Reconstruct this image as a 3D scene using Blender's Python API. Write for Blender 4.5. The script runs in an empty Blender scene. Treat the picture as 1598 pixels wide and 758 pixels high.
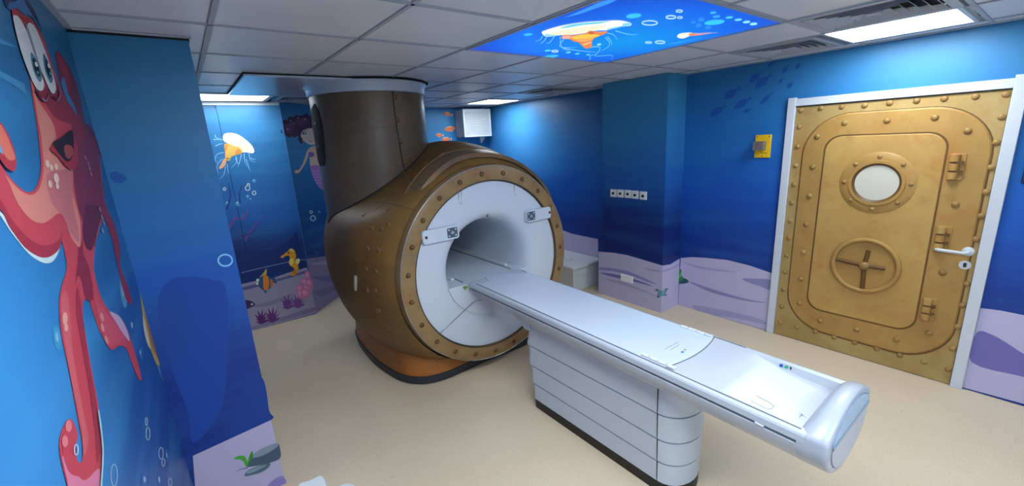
import bpy, bmesh, math, random
from mathutils import Vector, Matrix
from mathutils.bvhtree import BVHTree
random.seed(7)
SC = bpy.context.scene
COL = SC.collection
PI = math.pi

# ------------------------------------------------------------------ camera
CAMZ = 1.83
FPX = 659.19                                   # focal length in pixels of the 1598 px frame
yaw, pit, rol = (math.radians(a) for a in (37.042, 13.7365, 3.2278))
FW = Vector((math.sin(yaw)*math.cos(pit), math.cos(yaw)*math.cos(pit), -math.sin(pit)))
R0 = Vector((math.cos(yaw), -math.sin(yaw), 0)); D0 = FW.cross(R0)
RT = math.cos(rol)*R0 + math.sin(rol)*D0
DN = -math.sin(rol)*R0 + math.cos(rol)*D0
EYE = Vector((0, 0, CAMZ))
cd = bpy.data.cameras.new('camera'); cam = bpy.data.objects.new('camera', cd); COL.objects.link(cam)
cam.matrix_world = Matrix(((RT.x, -DN.x, -FW.x, 0), (RT.y, -DN.y, -FW.y, 0), (RT.z, -DN.z, -FW.z, CAMZ), (0, 0, 0, 1)))
cd.sensor_fit = 'HORIZONTAL'; cd.sensor_width = 36; cd.lens = 36*FPX/1598; cd.clip_start = 0.02
SC.camera = cam
# ------------------------------------------------------------------ world, exposure, lamp strength
w = bpy.data.worlds.new('world'); SC.world = w; w.use_nodes = True
w.node_tree.nodes['Background'].inputs[0].default_value = (0.02, 0.025, 0.03, 1)
w.node_tree.nodes['Background'].inputs[1].default_value = 1.0
SC.view_settings.view_transform = 'Standard'; SC.view_settings.look = 'None'
SC.view_settings.gamma = 1.0; SC.view_settings.use_curve_mapping = False
SC.view_settings.exposure = 2.2
LED = 5.0                                     # ceiling lamp diffusers
LED_COL = (0.86, 0.95, 1.0)
SIGN = 0.21                                     # back-lit ceiling picture

# ------------------------------------------------------------------ helpers
def lin(c):
    return tuple((v/12.92 if v <= 0.04045 else ((v+0.055)/1.055)**2.4) for v in (x/255 for x in c))
def ray(px, py):
    return (RT*((px-799)/FPX) + DN*((py-379)/FPX) + FW)
def onX(px, py, X): d = ray(px, py); return EYE + d*(X/d.x)
def onY(px, py, Y): d = ray(px, py); return EYE + d*(Y/d.y)
def onZ(px, py, Z): d = ray(px, py); return EYE + d*((Z-CAMZ)/d.z)
class Plane:                                    # a wall surface that carries printed pictures
    def __init__(s, p, n): s.p = Vector(p); s.n = Vector(n).normalized()
    def __call__(s, px, py, off=0.0):
        d = ray(px, py); p = s.p + s.n*off
        return EYE + d*((p-EYE).dot(s.n)/d.dot(s.n))

MATS = {}
def mat(name, color, rough=0.5, metal=0.0, spec=0.5, coat=0.0, emit=None, estr=1.0, alpha=None, trans=0.0):
    if name in MATS: return MATS[name]
    m = bpy.data.materials.new(name); m.use_nodes = True
    b = m.node_tree.nodes['Principled BSDF']
    b.inputs['Base Color'].default_value = (*lin(color), 1)
    b.inputs['Roughness'].default_value = rough; b.inputs['Metallic'].default_value = metal
    b.inputs['Specular IOR Level'].default_value = spec; b.inputs['Coat Weight'].default_value = coat
    b.inputs['Transmission Weight'].default_value = trans
    if emit: b.inputs['Emission Color'].default_value = (*emit, 1); b.inputs['Emission Strength'].default_value = estr
    MATS[name] = m; return m
def nodes(m): return m.node_tree.nodes, m.node_tree.links
def N(nt, kind, **kw):
    n = nt.nodes.new(kind)
    for k, v in kw.items(): setattr(n, k, v)
    return n
def ramp(nt, stops, interp='LINEAR'):
    r = nt.nodes.new('ShaderNodeValToRGB'); e = r.color_ramp.elements; r.color_ramp.interpolation = interp
    while len(e) < len(stops): e.new(0.5)
    for k, (p, c) in enumerate(stops): e[k].position = p; e[k].color = (*lin(c), 1)
    return r
def mixc(nt, f, a, b, mode='MIX'):
    x = nt.nodes.new('ShaderNodeMix'); x.data_type = 'RGBA'; x.blend_type = mode
    for s, v in ((x.inputs[0], f), (x.inputs[6], a), (x.inputs[7], b)):
        if hasattr(v, 'links'): nt.links.new(v, s)
        elif isinstance(v, (int, float)): s.default_value = v
        else: s.default_value = (*lin(v), 1)
    return x.outputs[2]
def noise(nt, scale, detail=4, rough=0.55, vec=None, dist=0.0):
    n = nt.nodes.new('ShaderNodeTexNoise'); n.inputs['Scale'].default_value = scale
    n.inputs['Detail'].default_value = detail; n.inputs['Roughness'].default_value = rough; n.inputs['Distortion'].default_value = dist
    if vec is None:
        g = nt.nodes.new('ShaderNodeNewGeometry'); vec = g.outputs['Position']
    nt.links.new(vec, n.inputs['Vector']); return n.outputs['Fac']
def mapr(nt, v, a, b, c=0.0, d=1.0):
    m = nt.nodes.new('ShaderNodeMapRange'); nt.links.new(v, m.inputs[0])
    for i, q in enumerate((a, b, c, d)): m.inputs[i+1].default_value = q
    return m.outputs[0]
def pos(nt):
    g = nt.nodes.new('ShaderNodeNewGeometry'); s = nt.nodes.new('ShaderNodeSeparateXYZ'); nt.links.new(g.outputs['Position'], s.inputs[0])
    return g.outputs['Position'], s.outputs
def bump(nt, h, strength, dist=0.01):
    b = nt.nodes.new('ShaderNodeBump'); b.inputs['Strength'].default_value = strength; b.inputs['Distance'].default_value = dist
    nt.links.new(h, b.inputs['Height']); nt.links.new(b.outputs[0], nt.nodes['Principled BSDF'].inputs['Normal'])
def newmat(name, rough=0.5, metal=0.0, spec=0.5):
    m = mat(name, (128, 128, 128), rough, metal, spec); return m, m.node_tree
def setc(nt, out): nt.links.new(out, nt.nodes['Principled BSDF'].inputs['Base Color'])

ORG = {}                                        # world position of each object's origin
def link(o, parent=None, origin=None):
    COL.objects.link(o)
    if parent is not None:
        o.parent = parent; ORG[o.name] = Vector(origin) if origin is not None else ORG[parent.name]
        o.location = ORG[o.name] - ORG[parent.name]
    else:
        ORG[o.name] = Vector(origin) if origin is not None else Vector((0, 0, 0)); o.location = ORG[o.name]
    return o
def thing(name, loc, label=None, cat=None, group=None, kind=None):
    o = bpy.data.objects.new(name, None); o.empty_display_size = 0.1
    link(o, None, loc); return tag(o, label, cat, group, kind)
def tag(o, label=None, cat=None, group=None, kind=None):
    if label: o['label'] = label
    if cat: o['category'] = cat
    if group: o['group'] = group
    if kind: o['kind'] = kind
    return o
class MB:
    def __init__(s): s.v = []; s.f = []; s.m = []
    def add(s, vs, fs, mi=0):
        k = len(s.v); s.v += [Vector(p) for p in vs]
        for f in fs: s.f.append([i+k for i in f]); s.m.append(mi)
        return s
    def box(s, x0, x1, y0, y1, z0, z1, mi=0):
        return s.add([(x, y, z) for z in (z0, z1) for y in (y0, y1) for x in (x0, x1)],
                     [(0, 2, 3, 1), (4, 5, 7, 6), (0, 1, 5, 4), (2, 6, 7, 3), (0, 4, 6, 2), (1, 3, 7, 5)], mi)
    def loft(s, secs, closed=True, cap0=False, cap1=False, mi=0):
        n = len(secs[0]); k = len(s.v)
        for q in secs: s.v += [Vector(p) for p in q]
        for a in range(len(secs)-1):
            for b in range(n if closed else n-1):
                c = (b+1) % n
                s.f.append([k+a*n+b, k+a*n+c, k+(a+1)*n+c, k+(a+1)*n+b]); s.m.append(mi)
        if cap0: s.f.append([k+i for i in range(n)][::-1]); s.m.append(mi)
        if cap1: s.f.append([k+(len(secs)-1)*n+i for i in range(n)]); s.m.append(mi)
        return s
    def prism(s, pts, ax, a, b, mi=0):          # outline pts in the two other axes, extruded along ax from a to b
        def P(u, v, t): return {'x': (t, u, v), 'y': (u, t, v), 'z': (u, v, t)}[ax]
        return s.loft([[P(u, v, a) for u, v in pts], [P(u, v, b) for u, v in pts]], True, True, True, mi)
    def tube(s, path, r, n=8, mi=0, caps=True, closed=False):
        path = [Vector(p) for p in path]; secs = []; m = len(path); up = None
        for i, p in enumerate(path):
            a = path[(i-1) % m] if (closed or i > 0) else p
            b = path[(i+1) % m] if (closed or i < m-1) else p
            t = (b-a).normalized()
            if up is None:
                up = Vector((0, 0, 1)) if abs(t.z) < 0.9 else Vector((1, 0, 0))
            u = t.cross(up).normalized(); up = u.cross(t).normalized()
            rr = r[i] if isinstance(r, (list, tuple)) else r
            secs.append([p+(u*math.cos(2*PI*k/n)+up*math.sin(2*PI*k/n))*rr for k in range(n)])
        if closed: secs.append(secs[0])
        return s.loft(secs, True, caps and not closed, caps and not closed, mi)
    def build(s, name, mats, parent=None, smooth=False, bevel=0, seg=2, origin=None, angle=35, sub=0):
        if not isinstance(mats, (list, tuple)): mats = [mats]
        if origin is None: origin = ORG[parent.name] if parent is not None else Vector((0, 0, 0))
        origin = Vector(origin)
        me = bpy.data.meshes.new(name)
        me.from_pydata([tuple(p-origin) for p in s.v], [], s.f)
        for m in mats: me.materials.append(m)
        me.polygons.foreach_set('material_index', s.m)
        bm = bmesh.new(); bm.from_mesh(me)
        bmesh.ops.remove_doubles(bm, verts=bm.verts, dist=1e-5)
        bmesh.ops.recalc_face_normals(bm, faces=bm.faces); bm.to_mesh(me); bm.free()
        o = bpy.data.objects.new(name, me); link(o, parent, origin)
        if smooth:
            me.polygons.foreach_set('use_smooth', [True]*len(me.polygons))
            try: me.set_sharp_from_angle(angle=math.radians(angle))
            except Exception: pass
        if bevel:
            b = o.modifiers.new('bevel', 'BEVEL'); b.width = bevel; b.segments = seg; b.limit_method = 'ANGLE'; b.angle_limit = math.radians(40)
            b.harden_normals = False
            me.polygons.foreach_set('use_smooth', [True]*len(me.polygons))
            try: me.set_sharp_from_angle(angle=math.radians(60))
            except Exception: pass
        if sub:
            b = o.modifiers.new('sub', 'SUBSURF'); b.levels = sub; b.render_levels = sub
        return o
def rrect(x0, x1, y0, y1, r, n=6):              # rounded rectangle outline
    out = []
    for cx, cy, a0 in ((x1-r, y1-r, 0), (x0+r, y1-r, 90), (x0+r, y0+r, 180), (x1-r, y0+r, 270)):
        for k in range(n+1):
            a = math.radians(a0+90*k/n); out.append((cx+r*math.cos(a), cy+r*math.sin(a)))
    return out
def spline(P, n=6, closed=True):                # Catmull-Rom through 2-D / 3-D points
    P = [Vector(p) for p in P]; out = []; m = len(P)
    for i in range(m if closed else m-1):
        g = lambda k: P[k % m] if closed else P[max(0, min(m-1, k))]
        a, b, c, d = g(i-1), g(i), g(i+1), g(i+2)
        for j in range(n):
            t = j/n
            out.append(0.5*((2*b)+(c-a)*t+(2*a-5*b+4*c-d)*t*t+(3*b-a-3*c+d)*t**3))
    if not closed: out.append(P[-1])
    return out
def copy_tree(o, parent=None):
    c = o.copy(); COL.objects.link(c)
    if parent is not None: c.parent = parent
    ORG[c.name] = ORG[o.name].copy()
    for ch in o.children: copy_tree(ch, c)
    return c
PRINT = {}
def ink(c, gain=1.0):
    k = (tuple(c), gain)
    if k not in PRINT:
        PRINT[k] = mat('print_%d_%d_%d_%d' % (*c, int(gain*100)), c, 0.5, 0, 0.3)
        if gain != 1.0:
            PRINT[k].node_tree.nodes['Principled BSDF'].inputs['Base Color'].default_value = (*[min(1, v*gain) for v in lin(c)], 1)
    return PRINT[k]
class Fig:                                       # one printed figure: flat shapes laid in layers on a wall surface
    def __init__(s, pl, gain=1.9, emit=None, base=0): s.pl = pl; s.mb = MB(); s.mats = []; s.layer = base; s.gain = gain; s.emit = emit
    def mi(s, c):
        m = ink(c, s.gain) if not s.emit else lightink(c)
        if m not in s.mats: s.mats.append(m)
        return s.mats.index(m)
    def poly(s, pts, c, n=5, up=True):
        if n: pts = [(p.x, p.y) for p in spline([(x, y, 0) for x, y in pts], n)]
        if up: s.layer += 1
        s.mb.add([s.pl(x, y, 0.0006+0.00006*s.layer) for x, y in pts], [list(range(len(pts)))], s.mi(c)); return s
    def ell(s, x, y, rx, ry, c, rot=0, n=20, up=True):
        a = math.radians(rot)
        return s.poly([(x+rx*math.cos(t)*math.cos(a)-ry*math.sin(t)*math.sin(a), y+rx*math.cos(t)*math.sin(a)+ry*math.sin(t)*math.cos(a))
                       for t in (2*PI*k/n for k in range(n))], c, 0, up)
    def stroke(s, pts, wd, c, n=6, up=True, taper=True):
        P = spline([(x, y, 0) for x, y in pts], n, False) if n else [Vector((x, y, 0)) for x, y in pts]
        if up: s.layer += 1
        off = 0.0006+0.00006*s.layer; m = len(P); L = []; Rr = []
        for i, p in enumerate(P):
            t = (P[min(i+1, m-1)]-P[max(i-1, 0)]).normalized(); h = wd/2*((1-0.75*i/(m-1)) if taper else 1)
            q = Vector((-t.y, t.x, 0))*h; L.append(p+q); Rr.append(p-q)
        vs = [s.pl(p.x, p.y, off) for p in L]+[s.pl(p.x, p.y, off) for p in Rr]
        s.mb.add(vs, [(i, i+1, m+i+1, m+i) for i in range(m-1)], s.mi(c)); return s
    def ring(s, x, y, r, c, wd=2, ry=None, n=24):
        ry = ry or r
        return s.stroke([(x+r*math.cos(2*PI*k/n), y+ry*math.sin(2*PI*k/n)) for k in range(n+1)], wd, c, 0, True, False)
    def build(s, name, parent, label=None):
        # printed film: keep the authored winding so every shape faces the room
        o = s.mb.build(name, s.mats, parent)
        o.data.polygons.foreach_set('use_smooth', [False]*len(o.data.polygons))
        if label: o['label'] = label
        return o
def lightink(c):
    n = 'backlit_%d_%d_%d' % tuple(c)
    if n in MATS: return MATS[n]
    return mat(n, (10, 10, 10), 0.3, emit=lin(c), estr=SIGN*1.1)

# ------------------------------------------------------------------ materials of the place
def wall_mat(name, stops, z0=0.0, z1=2.34, spot=None, blotch=0.5, rays=0.3):
    m, nt = newmat(name, 0.42, 0, 0.35)
    P, s = pos(nt)
    n1 = noise(nt, 1.1, 3, 0.5, P)
    add = N(nt, 'ShaderNodeMath', operation='MULTIPLY_ADD'); nt.links.new(n1, add.inputs[0]); add.inputs[1].default_value = blotch*0.5
    z = mapr(nt, s[2], z0, z1); off = N(nt, 'ShaderNodeMath', operation='ADD'); off.inputs[1].default_value = -blotch*0.25
    nt.links.new(z, off.inputs[0]); nt.links.new(off.outputs[0], add.inputs[2])
    r = ramp(nt, stops); nt.links.new(add.outputs[0], r.inputs[0]); c = r.outputs[0]
    # broad water streaks of the print
    mp = N(nt, 'ShaderNodeMapping'); mp.inputs['Scale'].default_value = (0.5, 0.5, 5.0); nt.links.new(P, mp.inputs[0])
    st = noise(nt, 1.6, 3, 0.5, mp.outputs[0])
    c = mixc(nt, mapr(nt, st, 0.45, 0.8, 0.0, rays), c, (80, 175, 235))
    if spot:                                    # pale patches of the print; right wall also has light painted in
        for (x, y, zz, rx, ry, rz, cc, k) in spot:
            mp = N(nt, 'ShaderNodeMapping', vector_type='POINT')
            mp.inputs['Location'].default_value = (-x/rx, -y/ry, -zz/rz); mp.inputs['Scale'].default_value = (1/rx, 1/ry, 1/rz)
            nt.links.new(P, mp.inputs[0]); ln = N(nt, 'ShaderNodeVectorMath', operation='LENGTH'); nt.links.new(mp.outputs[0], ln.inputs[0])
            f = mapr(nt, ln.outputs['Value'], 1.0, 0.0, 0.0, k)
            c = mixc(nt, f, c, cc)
    setc(nt, c); bump(nt, noise(nt, 350, 2, 0.5, P), 0.05, 0.002); return m
DEEP = [(0.0, (24, 52, 132)), (0.30, (22, 56, 140)), (0.52, (26, 86, 178)), (0.74, (36, 112, 184)), (1.0, (44, 114, 162))]
M_RIGHT = wall_mat('mural_right', DEEP, rays=0.12, blotch=0.4, spot=[(3.96, 4.9, 1.75, 1, 1.15, 0.75, (110, 190, 245), 0.3), (3.96, 0.55, 2.2, 1, 1.2, 0.35, (110, 190, 245), 0.25)])  # far pale patch is print plus light put into the colour
M_COLUMN = wall_mat('mural_column', [(0.0, (20, 40, 108)), (0.40, (20, 44, 112)), (0.58, (34, 92, 170)), (0.8, (52, 132, 188)), (1.0, (66, 142, 182))], rays=0.12, blotch=0.3)
M_PIER = wall_mat('mural_pier', [(0.0, (22, 50, 128)), (0.35, (20, 52, 132)), (0.55, (26, 84, 170)), (0.75, (40, 112, 168)), (1.0, (50, 116, 156))], rays=0.1, blotch=0.3)
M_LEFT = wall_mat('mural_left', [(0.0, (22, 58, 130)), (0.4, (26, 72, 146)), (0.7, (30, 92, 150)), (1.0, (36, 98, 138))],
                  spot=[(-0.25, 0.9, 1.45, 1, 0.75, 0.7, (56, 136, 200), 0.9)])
M_CUP = wall_mat('mural_cupboard', [(0.0, (26, 60, 130)), (0.38, (24, 66, 140)), (0.5, (38, 116, 200)), (0.72, (50, 122, 182)), (1.0, (60, 114, 152))], blotch=0.35)
M_BACK = wall_mat('mural_back', [(0.0, (26, 56, 120)), (0.3, (26, 66, 136)), (0.55, (34, 98, 168)), (0.8, (54, 140, 200)), (1.0, (56, 140, 196))], blotch=0.35)
M_REAR = mat('wall_blue', (150, 180, 205), 0.5)

m, nt = newmat('floor_vinyl', 0.5, 0, 0.35); P, s = pos(nt)
c = mixc(nt, mapr(nt, noise(nt, 1.7, 4, 0.55, P), 0.3, 0.7), (228, 208, 180), (217, 196, 166))
c = mixc(nt, mapr(nt, noise(nt, 160, 2, 0.6, P), 0.35, 0.75), c, (200, 182, 154))
c = mixc(nt, mapr(nt, noise(nt, 420, 1, 0.5, P), 0.62, 0.7, 0, 0.5), c, (240, 226, 204))
c = mixc(nt, mapr(nt, noise(nt, 9, 3, 0.6, P), 0.68, 0.78, 0, 0.35), c, (140, 118, 95))
setc(nt, c); bump(nt, noise(nt, 300, 2, 0.5, P), 0.08, 0.002); M_FLOOR = m

m, nt = newmat('ceiling_tile', 0.34, 0, 0.5); P, s = pos(nt)
c = mixc(nt, mapr(nt, noise(nt, 2.2, 3, 0.5, P), 0.3, 0.7), (226, 229, 233), (234, 236, 239))
setc(nt, c); bump(nt, noise(nt, 260, 3, 0.6, P), 0.12, 0.002); M_TILE = m
M_TBAR = mat('tbar_metal', (176, 182, 190), 0.45, 0.0)
M_DARK = mat('dark_gap', (22, 24, 28), 0.8)
M_WHITE = mat('white_plastic', (198, 206, 217), 0.28, 0, 0.5)
M_WHITE2 = mat('white_lacquer', (204, 208, 212), 0.35)
M_FRAME = mat('door_frame_white', (204, 208, 216), 0.35)
M_GREYPL = mat('grey_plastic', (150, 160, 172), 0.4)
M_SEAM = mat('seam_dark', (40, 42, 46), 0.6)
M_SEAM2 = mat('seam_grey', (92, 98, 108), 0.6)
M_BLACK = mat('black_rubber', (18, 19, 22), 0.5)
M_SLATE = mat('slate_kick', (44, 48, 56), 0.55)
M_LED = mat('led_diffuser', (240, 240, 240), 0.4, emit=LED_COL, estr=LED)
M_STEEL = mat('steel', (180, 182, 186), 0.3, 0.9)

def bronze(name, a, b, rust, dark, rough=0.38, sc=1.0, stripes=0.0):
    m, nt = newmat(name, rough, 0.0, 0.5); P, s = pos(nt); nt.nodes['Principled BSDF'].inputs['Specular IOR Level'].default_value = 0.38
    c = mixc(nt, mapr(nt, noise(nt, 2.3*sc, 5, 0.6, P, 0.4), 0.32, 0.68), a, b)
    c = mixc(nt, mapr(nt, noise(nt, 3.7*sc, 6, 0.65, P, 0.8), 0.52, 0.72, 0, 0.8), c, rust)
    c = mixc(nt, mapr(nt, noise(nt, 5.1*sc, 6, 0.7, P), 0.55, 0.8, 0, 0.7), c, dark)
    c = mixc(nt, mapr(nt, noise(nt, 60, 3, 0.7, P), 0.6, 0.8, 0, 0.35), c, dark)
    setc(nt, c); nt.links.new(mapr(nt, noise(nt, 14, 3, 0.6, P), 0, 1, rough-0.06, rough+0.12), nt.nodes['Principled BSDF'].inputs['Roughness'])
    return m
M_BODY = bronze('bronze_body', (142, 106, 56), (116, 86, 46), (148, 96, 42), (94, 70, 40), 0.5)
M_NECK = bronze('bronze_neck', (122, 104, 84), (106, 90, 74), (136, 100, 70), (88, 74, 60), 0.33)
M_SHOULDER = bronze('bronze_shoulder', (128, 104, 72), (96, 78, 58), (150, 96, 50), (70, 56, 42), 0.35)
M_BASE = bronze('bronze_base', (178, 112, 52), (150, 92, 44), (186, 104, 40), (104, 66, 34))
M_RING = bronze('bronze_ring', (152, 124, 82), (132, 106, 70), (150, 92, 50), (100, 80, 54), 0.33, 2)
M_RIVET = bronze('bronze_rivet', (112, 76, 40), (88, 58, 32), (96, 58, 30), (60, 40, 24), 0.3, 6)
M_RIVETB = bronze('bronze_rivet_body', (136, 104, 64), (112, 84, 52), (128, 86, 46), (80, 60, 40), 0.3, 6)
M_DOORB = bronze('gold_border', (178, 152, 98), (160, 130, 76), (170, 122, 62), (140, 108, 60), 0.45, 1.3)
M_DOORO = bronze('gold_outer_panel', (176, 138, 76), (162, 124, 66), (172, 116, 58), (142, 104, 54), 0.45, 1.3)
M_DOORI = bronze('gold_inner_panel', (188, 152, 86), (174, 134, 72), (178, 118, 60), (150, 110, 58), 0.45, 1.3)
M_DOORD = bronze('gold_dark', (112, 78, 38), (92, 64, 32), (108, 68, 34), (74, 50, 27), 0.45, 3)
M_DOORR = bronze('gold_rivet', (168, 136, 80), (140, 104, 56), (138, 94, 48), (104, 74, 40), 0.35, 6)

# ------------------------------------------------------------------ setting
XL, XR, YB, YR, CH = -0.25, 3.96, 5.75, -1.75, 2.34
def structure(name, mb, mats, **kw):
    return tag(mb.build(name, mats, None, **kw), kind='structure')
floor = structure('floor', MB().box(XL-0.1, XR+0.1, YR-0.1, YB+0.1, -0.1, 0), M_FLOOR)
wall_right = structure('wall_right', MB().box(XR, XR+0.1, YR, YB, 0, CH), M_RIGHT)
wall_left = structure('wall_left', MB().box(XL-0.1, XL, YR, YB, 0, CH), M_LEFT)
wall_back = structure('wall_back', MB().box(XL, XR, YB, YB+0.1, 0, CH), M_BACK)
wall_front = structure('wall_front', MB().box(XL, XR, YR-0.1, YR, 0, CH), M_REAR)
PX0, PX1, PY = XL, 0.131, 2.445
wall_pier = structure('wall_pier', MB().box(PX0, PX1, PY, YB, 0, CH-0.012), M_PIER)
CX, CY0, CY1 = 3.65, 2.34, 3.11
wall_column = structure('wall_column', MB().box(CX, XR, CY0, CY1, 0, CH), M_COLUMN)
DA, DB = Vector((0.925, 5.075, 0)), Vector((1.60, 5.75, 0))
wall_corner = structure('wall_corner', MB().prism([(DA.x, DA.y), (DB.x, DB.y), (DA.x, DB.y)], 'z', 0, CH), M_BACK)

# ceiling: slab, T-bars, tiles
ceiling = structure('ceiling', MB().box(XL-0.1, XR+0.1, YR-0.1, YB+0.1, CH+0.03, CH+0.12), M_DARK)
gx = [XL]+[0.2+0.6*k for k in range(7)]+[XR]
gy = [YR, -1.39, -0.79, -0.19, 0.40, 1.0, 1.595, 2.19, 2.79, 3.39, 3.99, 4.59, 5.19, YB]
SKIP = set()
def cell(i, j): SKIP.add((i, j))
for i, j in ((3, 5), (4, 5), (3, 6), (4, 6)): cell(i, j)           # picture light 1.4-2.6 x 1.0-2.19
for i, j in ((6, 4), (6, 11), (1, 11), (1, 4), (2, 4), (1, 2), (3, 1), (2, 1)): cell(i, j)   # lamps, including the added unseen ones
for i, j in ((5, 4), (6, 5), (6, 9), (2, 11)): cell(i, j)           # air diffusers
tiles = {}
for i in range(len(gx)-1):
    for j in range(len(gy)-1):
        if (i, j) in SKIP: continue
        x0, x1, y0, y1 = gx[i], gx[i+1], gy[j], gy[j+1]
        if y0 >= 2.45 and x1 <= 0.21 and x1 < 0.1: continue
        k = (round(x1-x0, 3), round(y1-y0, 3)); dz = random.choice((0, 0, 0.001, 0.002))
        a, b = (x1-x0)/2-0.009, (y1-y0)/2-0.009; cxy = ((x0+x1)/2, (y0+y1)/2, CH+0.004+dz)
        if k not in tiles:
            mb = MB(); mb.loft([[(-a, -b, 0.02), (a, -b, 0.02), (a, b, 0.02), (-a, b, 0.02)], [(-a, -b, 0.003), (a, -b, 0.003), (a, b, 0.003), (-a, b, 0.003)],
                                [(-a+0.006, -b+0.006, 0), (a-0.006, -b+0.006, 0), (a-0.006, b-0.006, 0), (-a+0.006, b-0.006, 0)]], True, False, True)
            mb.v = [p+Vector(cxy) for p in mb.v]
            tiles[k] = mb.build('ceiling_tile', M_TILE, ceiling, origin=cxy)
        else:
            o = tiles[k].copy(); COL.objects.link(o); o.location = Vector(cxy); ORG[o.name] = Vector(cxy)
def tbar(x0, x1, y0, y1):
    MB().box(x0, x1, y0, y1, CH, CH+0.03).build('grid_bar', M_TBAR, ceiling)
for x in gx[1:-1]:
    for a, b in ((YR, 1.0), (1.0, 2.19), (2.19, YB)):
        if x == gx[4] and a == 1.0: continue
        tbar(x-0.009, x+0.009, a, b)
for y in gy[1:-1]:
    if abs(y-1.595) < 0.01: tbar(XL, 1.4, y-0.009, y+0.009); tbar(2.6, XR, y-0.009, y+0.009)
    else: tbar(XL, XR, y-0.009, y+0.009)
for nm, b in (('left', (XL, XL+0.02, YR, PY)), ('right', (XR-0.02, XR, YR, YB)), ('back', (XL, XR, YB-0.02, YB)), ('front', (XL, XR, YR, YR+0.02))):
    MB().box(*b, CH-0.004, CH+0.03).build('edge_angle', M_TBAR, ceiling)
MB().box(PX0, PX1+0.012, PY-0.012, PY, CH-0.004, CH+0.002).build('edge_angle', M_TBAR, ceiling)
MB().box(PX0, PX1+0.004, PY-0.001, PY+0.05, CH-0.013, CH-0.004).build('shadow_gap', M_DARK, ceiling)

# lamps: recessed LED panels
def lamp(x0, x1, y0, y1, label, inset=0.04, led=None):
    t = thing('ceiling_lamp', ((x0+x1)/2, (y0+y1)/2, CH), label, 'ceiling light', 'white LED ceiling panels')
    mb = MB()
    for a in ((x0+0.01, x1-0.01, y0+0.01, y0+inset), (x0+0.01, x1-0.01, y1-inset, y1-0.01), (x0+0.01, x0+inset, y0+inset, y1-inset), (x1-inset, x1-0.01, y0+inset, y1-inset)):
        mb.box(*a, CH-0.006, CH+0.02)
    mb.build('frame', M_WHITE2, t, bevel=0.002)
    MB().box(x0+inset, x1-inset, y0+inset, y1-inset, CH-0.002, CH+0.012).build('diffuser', led or M_LED, t)
    return t
lamp(3.14, 3.74, 0.42, 1.03, 'bright white LED ceiling panel above the gold door, beside the big air diffuser', 0.03)
lamp(3.22, 3.80, 4.60, 5.18, 'small bright ceiling panel over the far corner, above the louvred grille', led=mat('led_diffuser_far', (240, 240, 240), 0.4, emit=LED_COL, estr=LED*1.0))
lamp(0.2, 0.8, 4.44, 5.02, 'bright ceiling panel directly above the jellyfish cupboard', led=mat('led_diffuser_left', (240, 240, 240), 0.4, emit=LED_COL, estr=LED*0.5))
lamp(0.2, 0.8, 0.40, 1.0, 'added LED fill panel above the left wall octopus, out of the frame')  # this and the next: unseen panels added to brighten left floor and scanner face
lamp(0.8, 1.4, 0.40, 1.0, 'added LED fill panel over the space left of the patient table, out of the frame')
lamp(0.2, 0.8, -0.79, -0.19, 'added LED fill panel behind the viewer, next to the left wall')  # from here on: unseen panels added behind the camera as fill light
lamp(1.4, 2.0, -1.39, -0.79, 'added LED fill panel behind the viewer, second from the left wall')
lamp(0.8, 1.4, -1.39, -0.79, 'added LED fill panel behind the viewer, rear row')
# four-way air diffusers
def diffuser(x0, x1, y0, y1, label):
    cx, cy = (x0+x1)/2, (y0+y1)/2; hx, hy = (x1-x0)/2-0.01, (y1-y0)/2-0.01
    t = thing('air_diffuser', (cx, cy, CH), label, 'air vent', 'square ceiling air diffusers')
    def sq(k, z): return [(cx-hx*k, cy-hy*k, z), (cx+hx*k, cy-hy*k, z), (cx+hx*k, cy+hy*k, z), (cx-hx*k, cy+hy*k, z)]
    mb = MB(); mb.loft([sq(1, CH+0.02), sq(1, CH-0.006), sq(0.86, CH-0.006), sq(0.84, CH+0.015)]); mb.build('frame', M_TBAR, t)
    MB().box(cx-hx*.9, cx+hx*.9, cy-hy*.9, cy+hy*.9, CH+0.022, CH+0.028).build('duct', M_DARK, t)
    for k in (0.78, 0.64, 0.50, 0.36, 0.22):
        q = MB(); q.loft([sq(k+0.055, CH-0.007), sq(k-0.035, CH+0.018), sq(k-0.04, CH+0.016), sq(k+0.05, CH-0.008)]); q.loft([sq(k+0.055, CH-0.007), sq(k+0.05, CH-0.008)])
        q.build('blade', M_TBAR, t)
    MB().box(cx-hx*.1, cx+hx*.1, cy-hy*.1, cy+hy*.1, CH-0.005, CH+0.015).build('centre_cap', M_TBAR, t)
    return t
diffuser(2.58, 3.15, 0.41, 1.0, 'large square air diffuser with pale louvres, left of the lamp over the gold door')
diffuser(3.2, 3.8, 1.05, 1.6, 'square air diffuser between the blue ceiling picture and the door wall')
diffuser(3.2, 3.8, 3.40, 3.99, 'square air diffuser over the far right wall, behind the column')
diffuser(0.84, 1.38, 4.56, 5.1, 'small dark ceiling air diffuser left of the scanner neck, beside the cupboard lamp')

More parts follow.
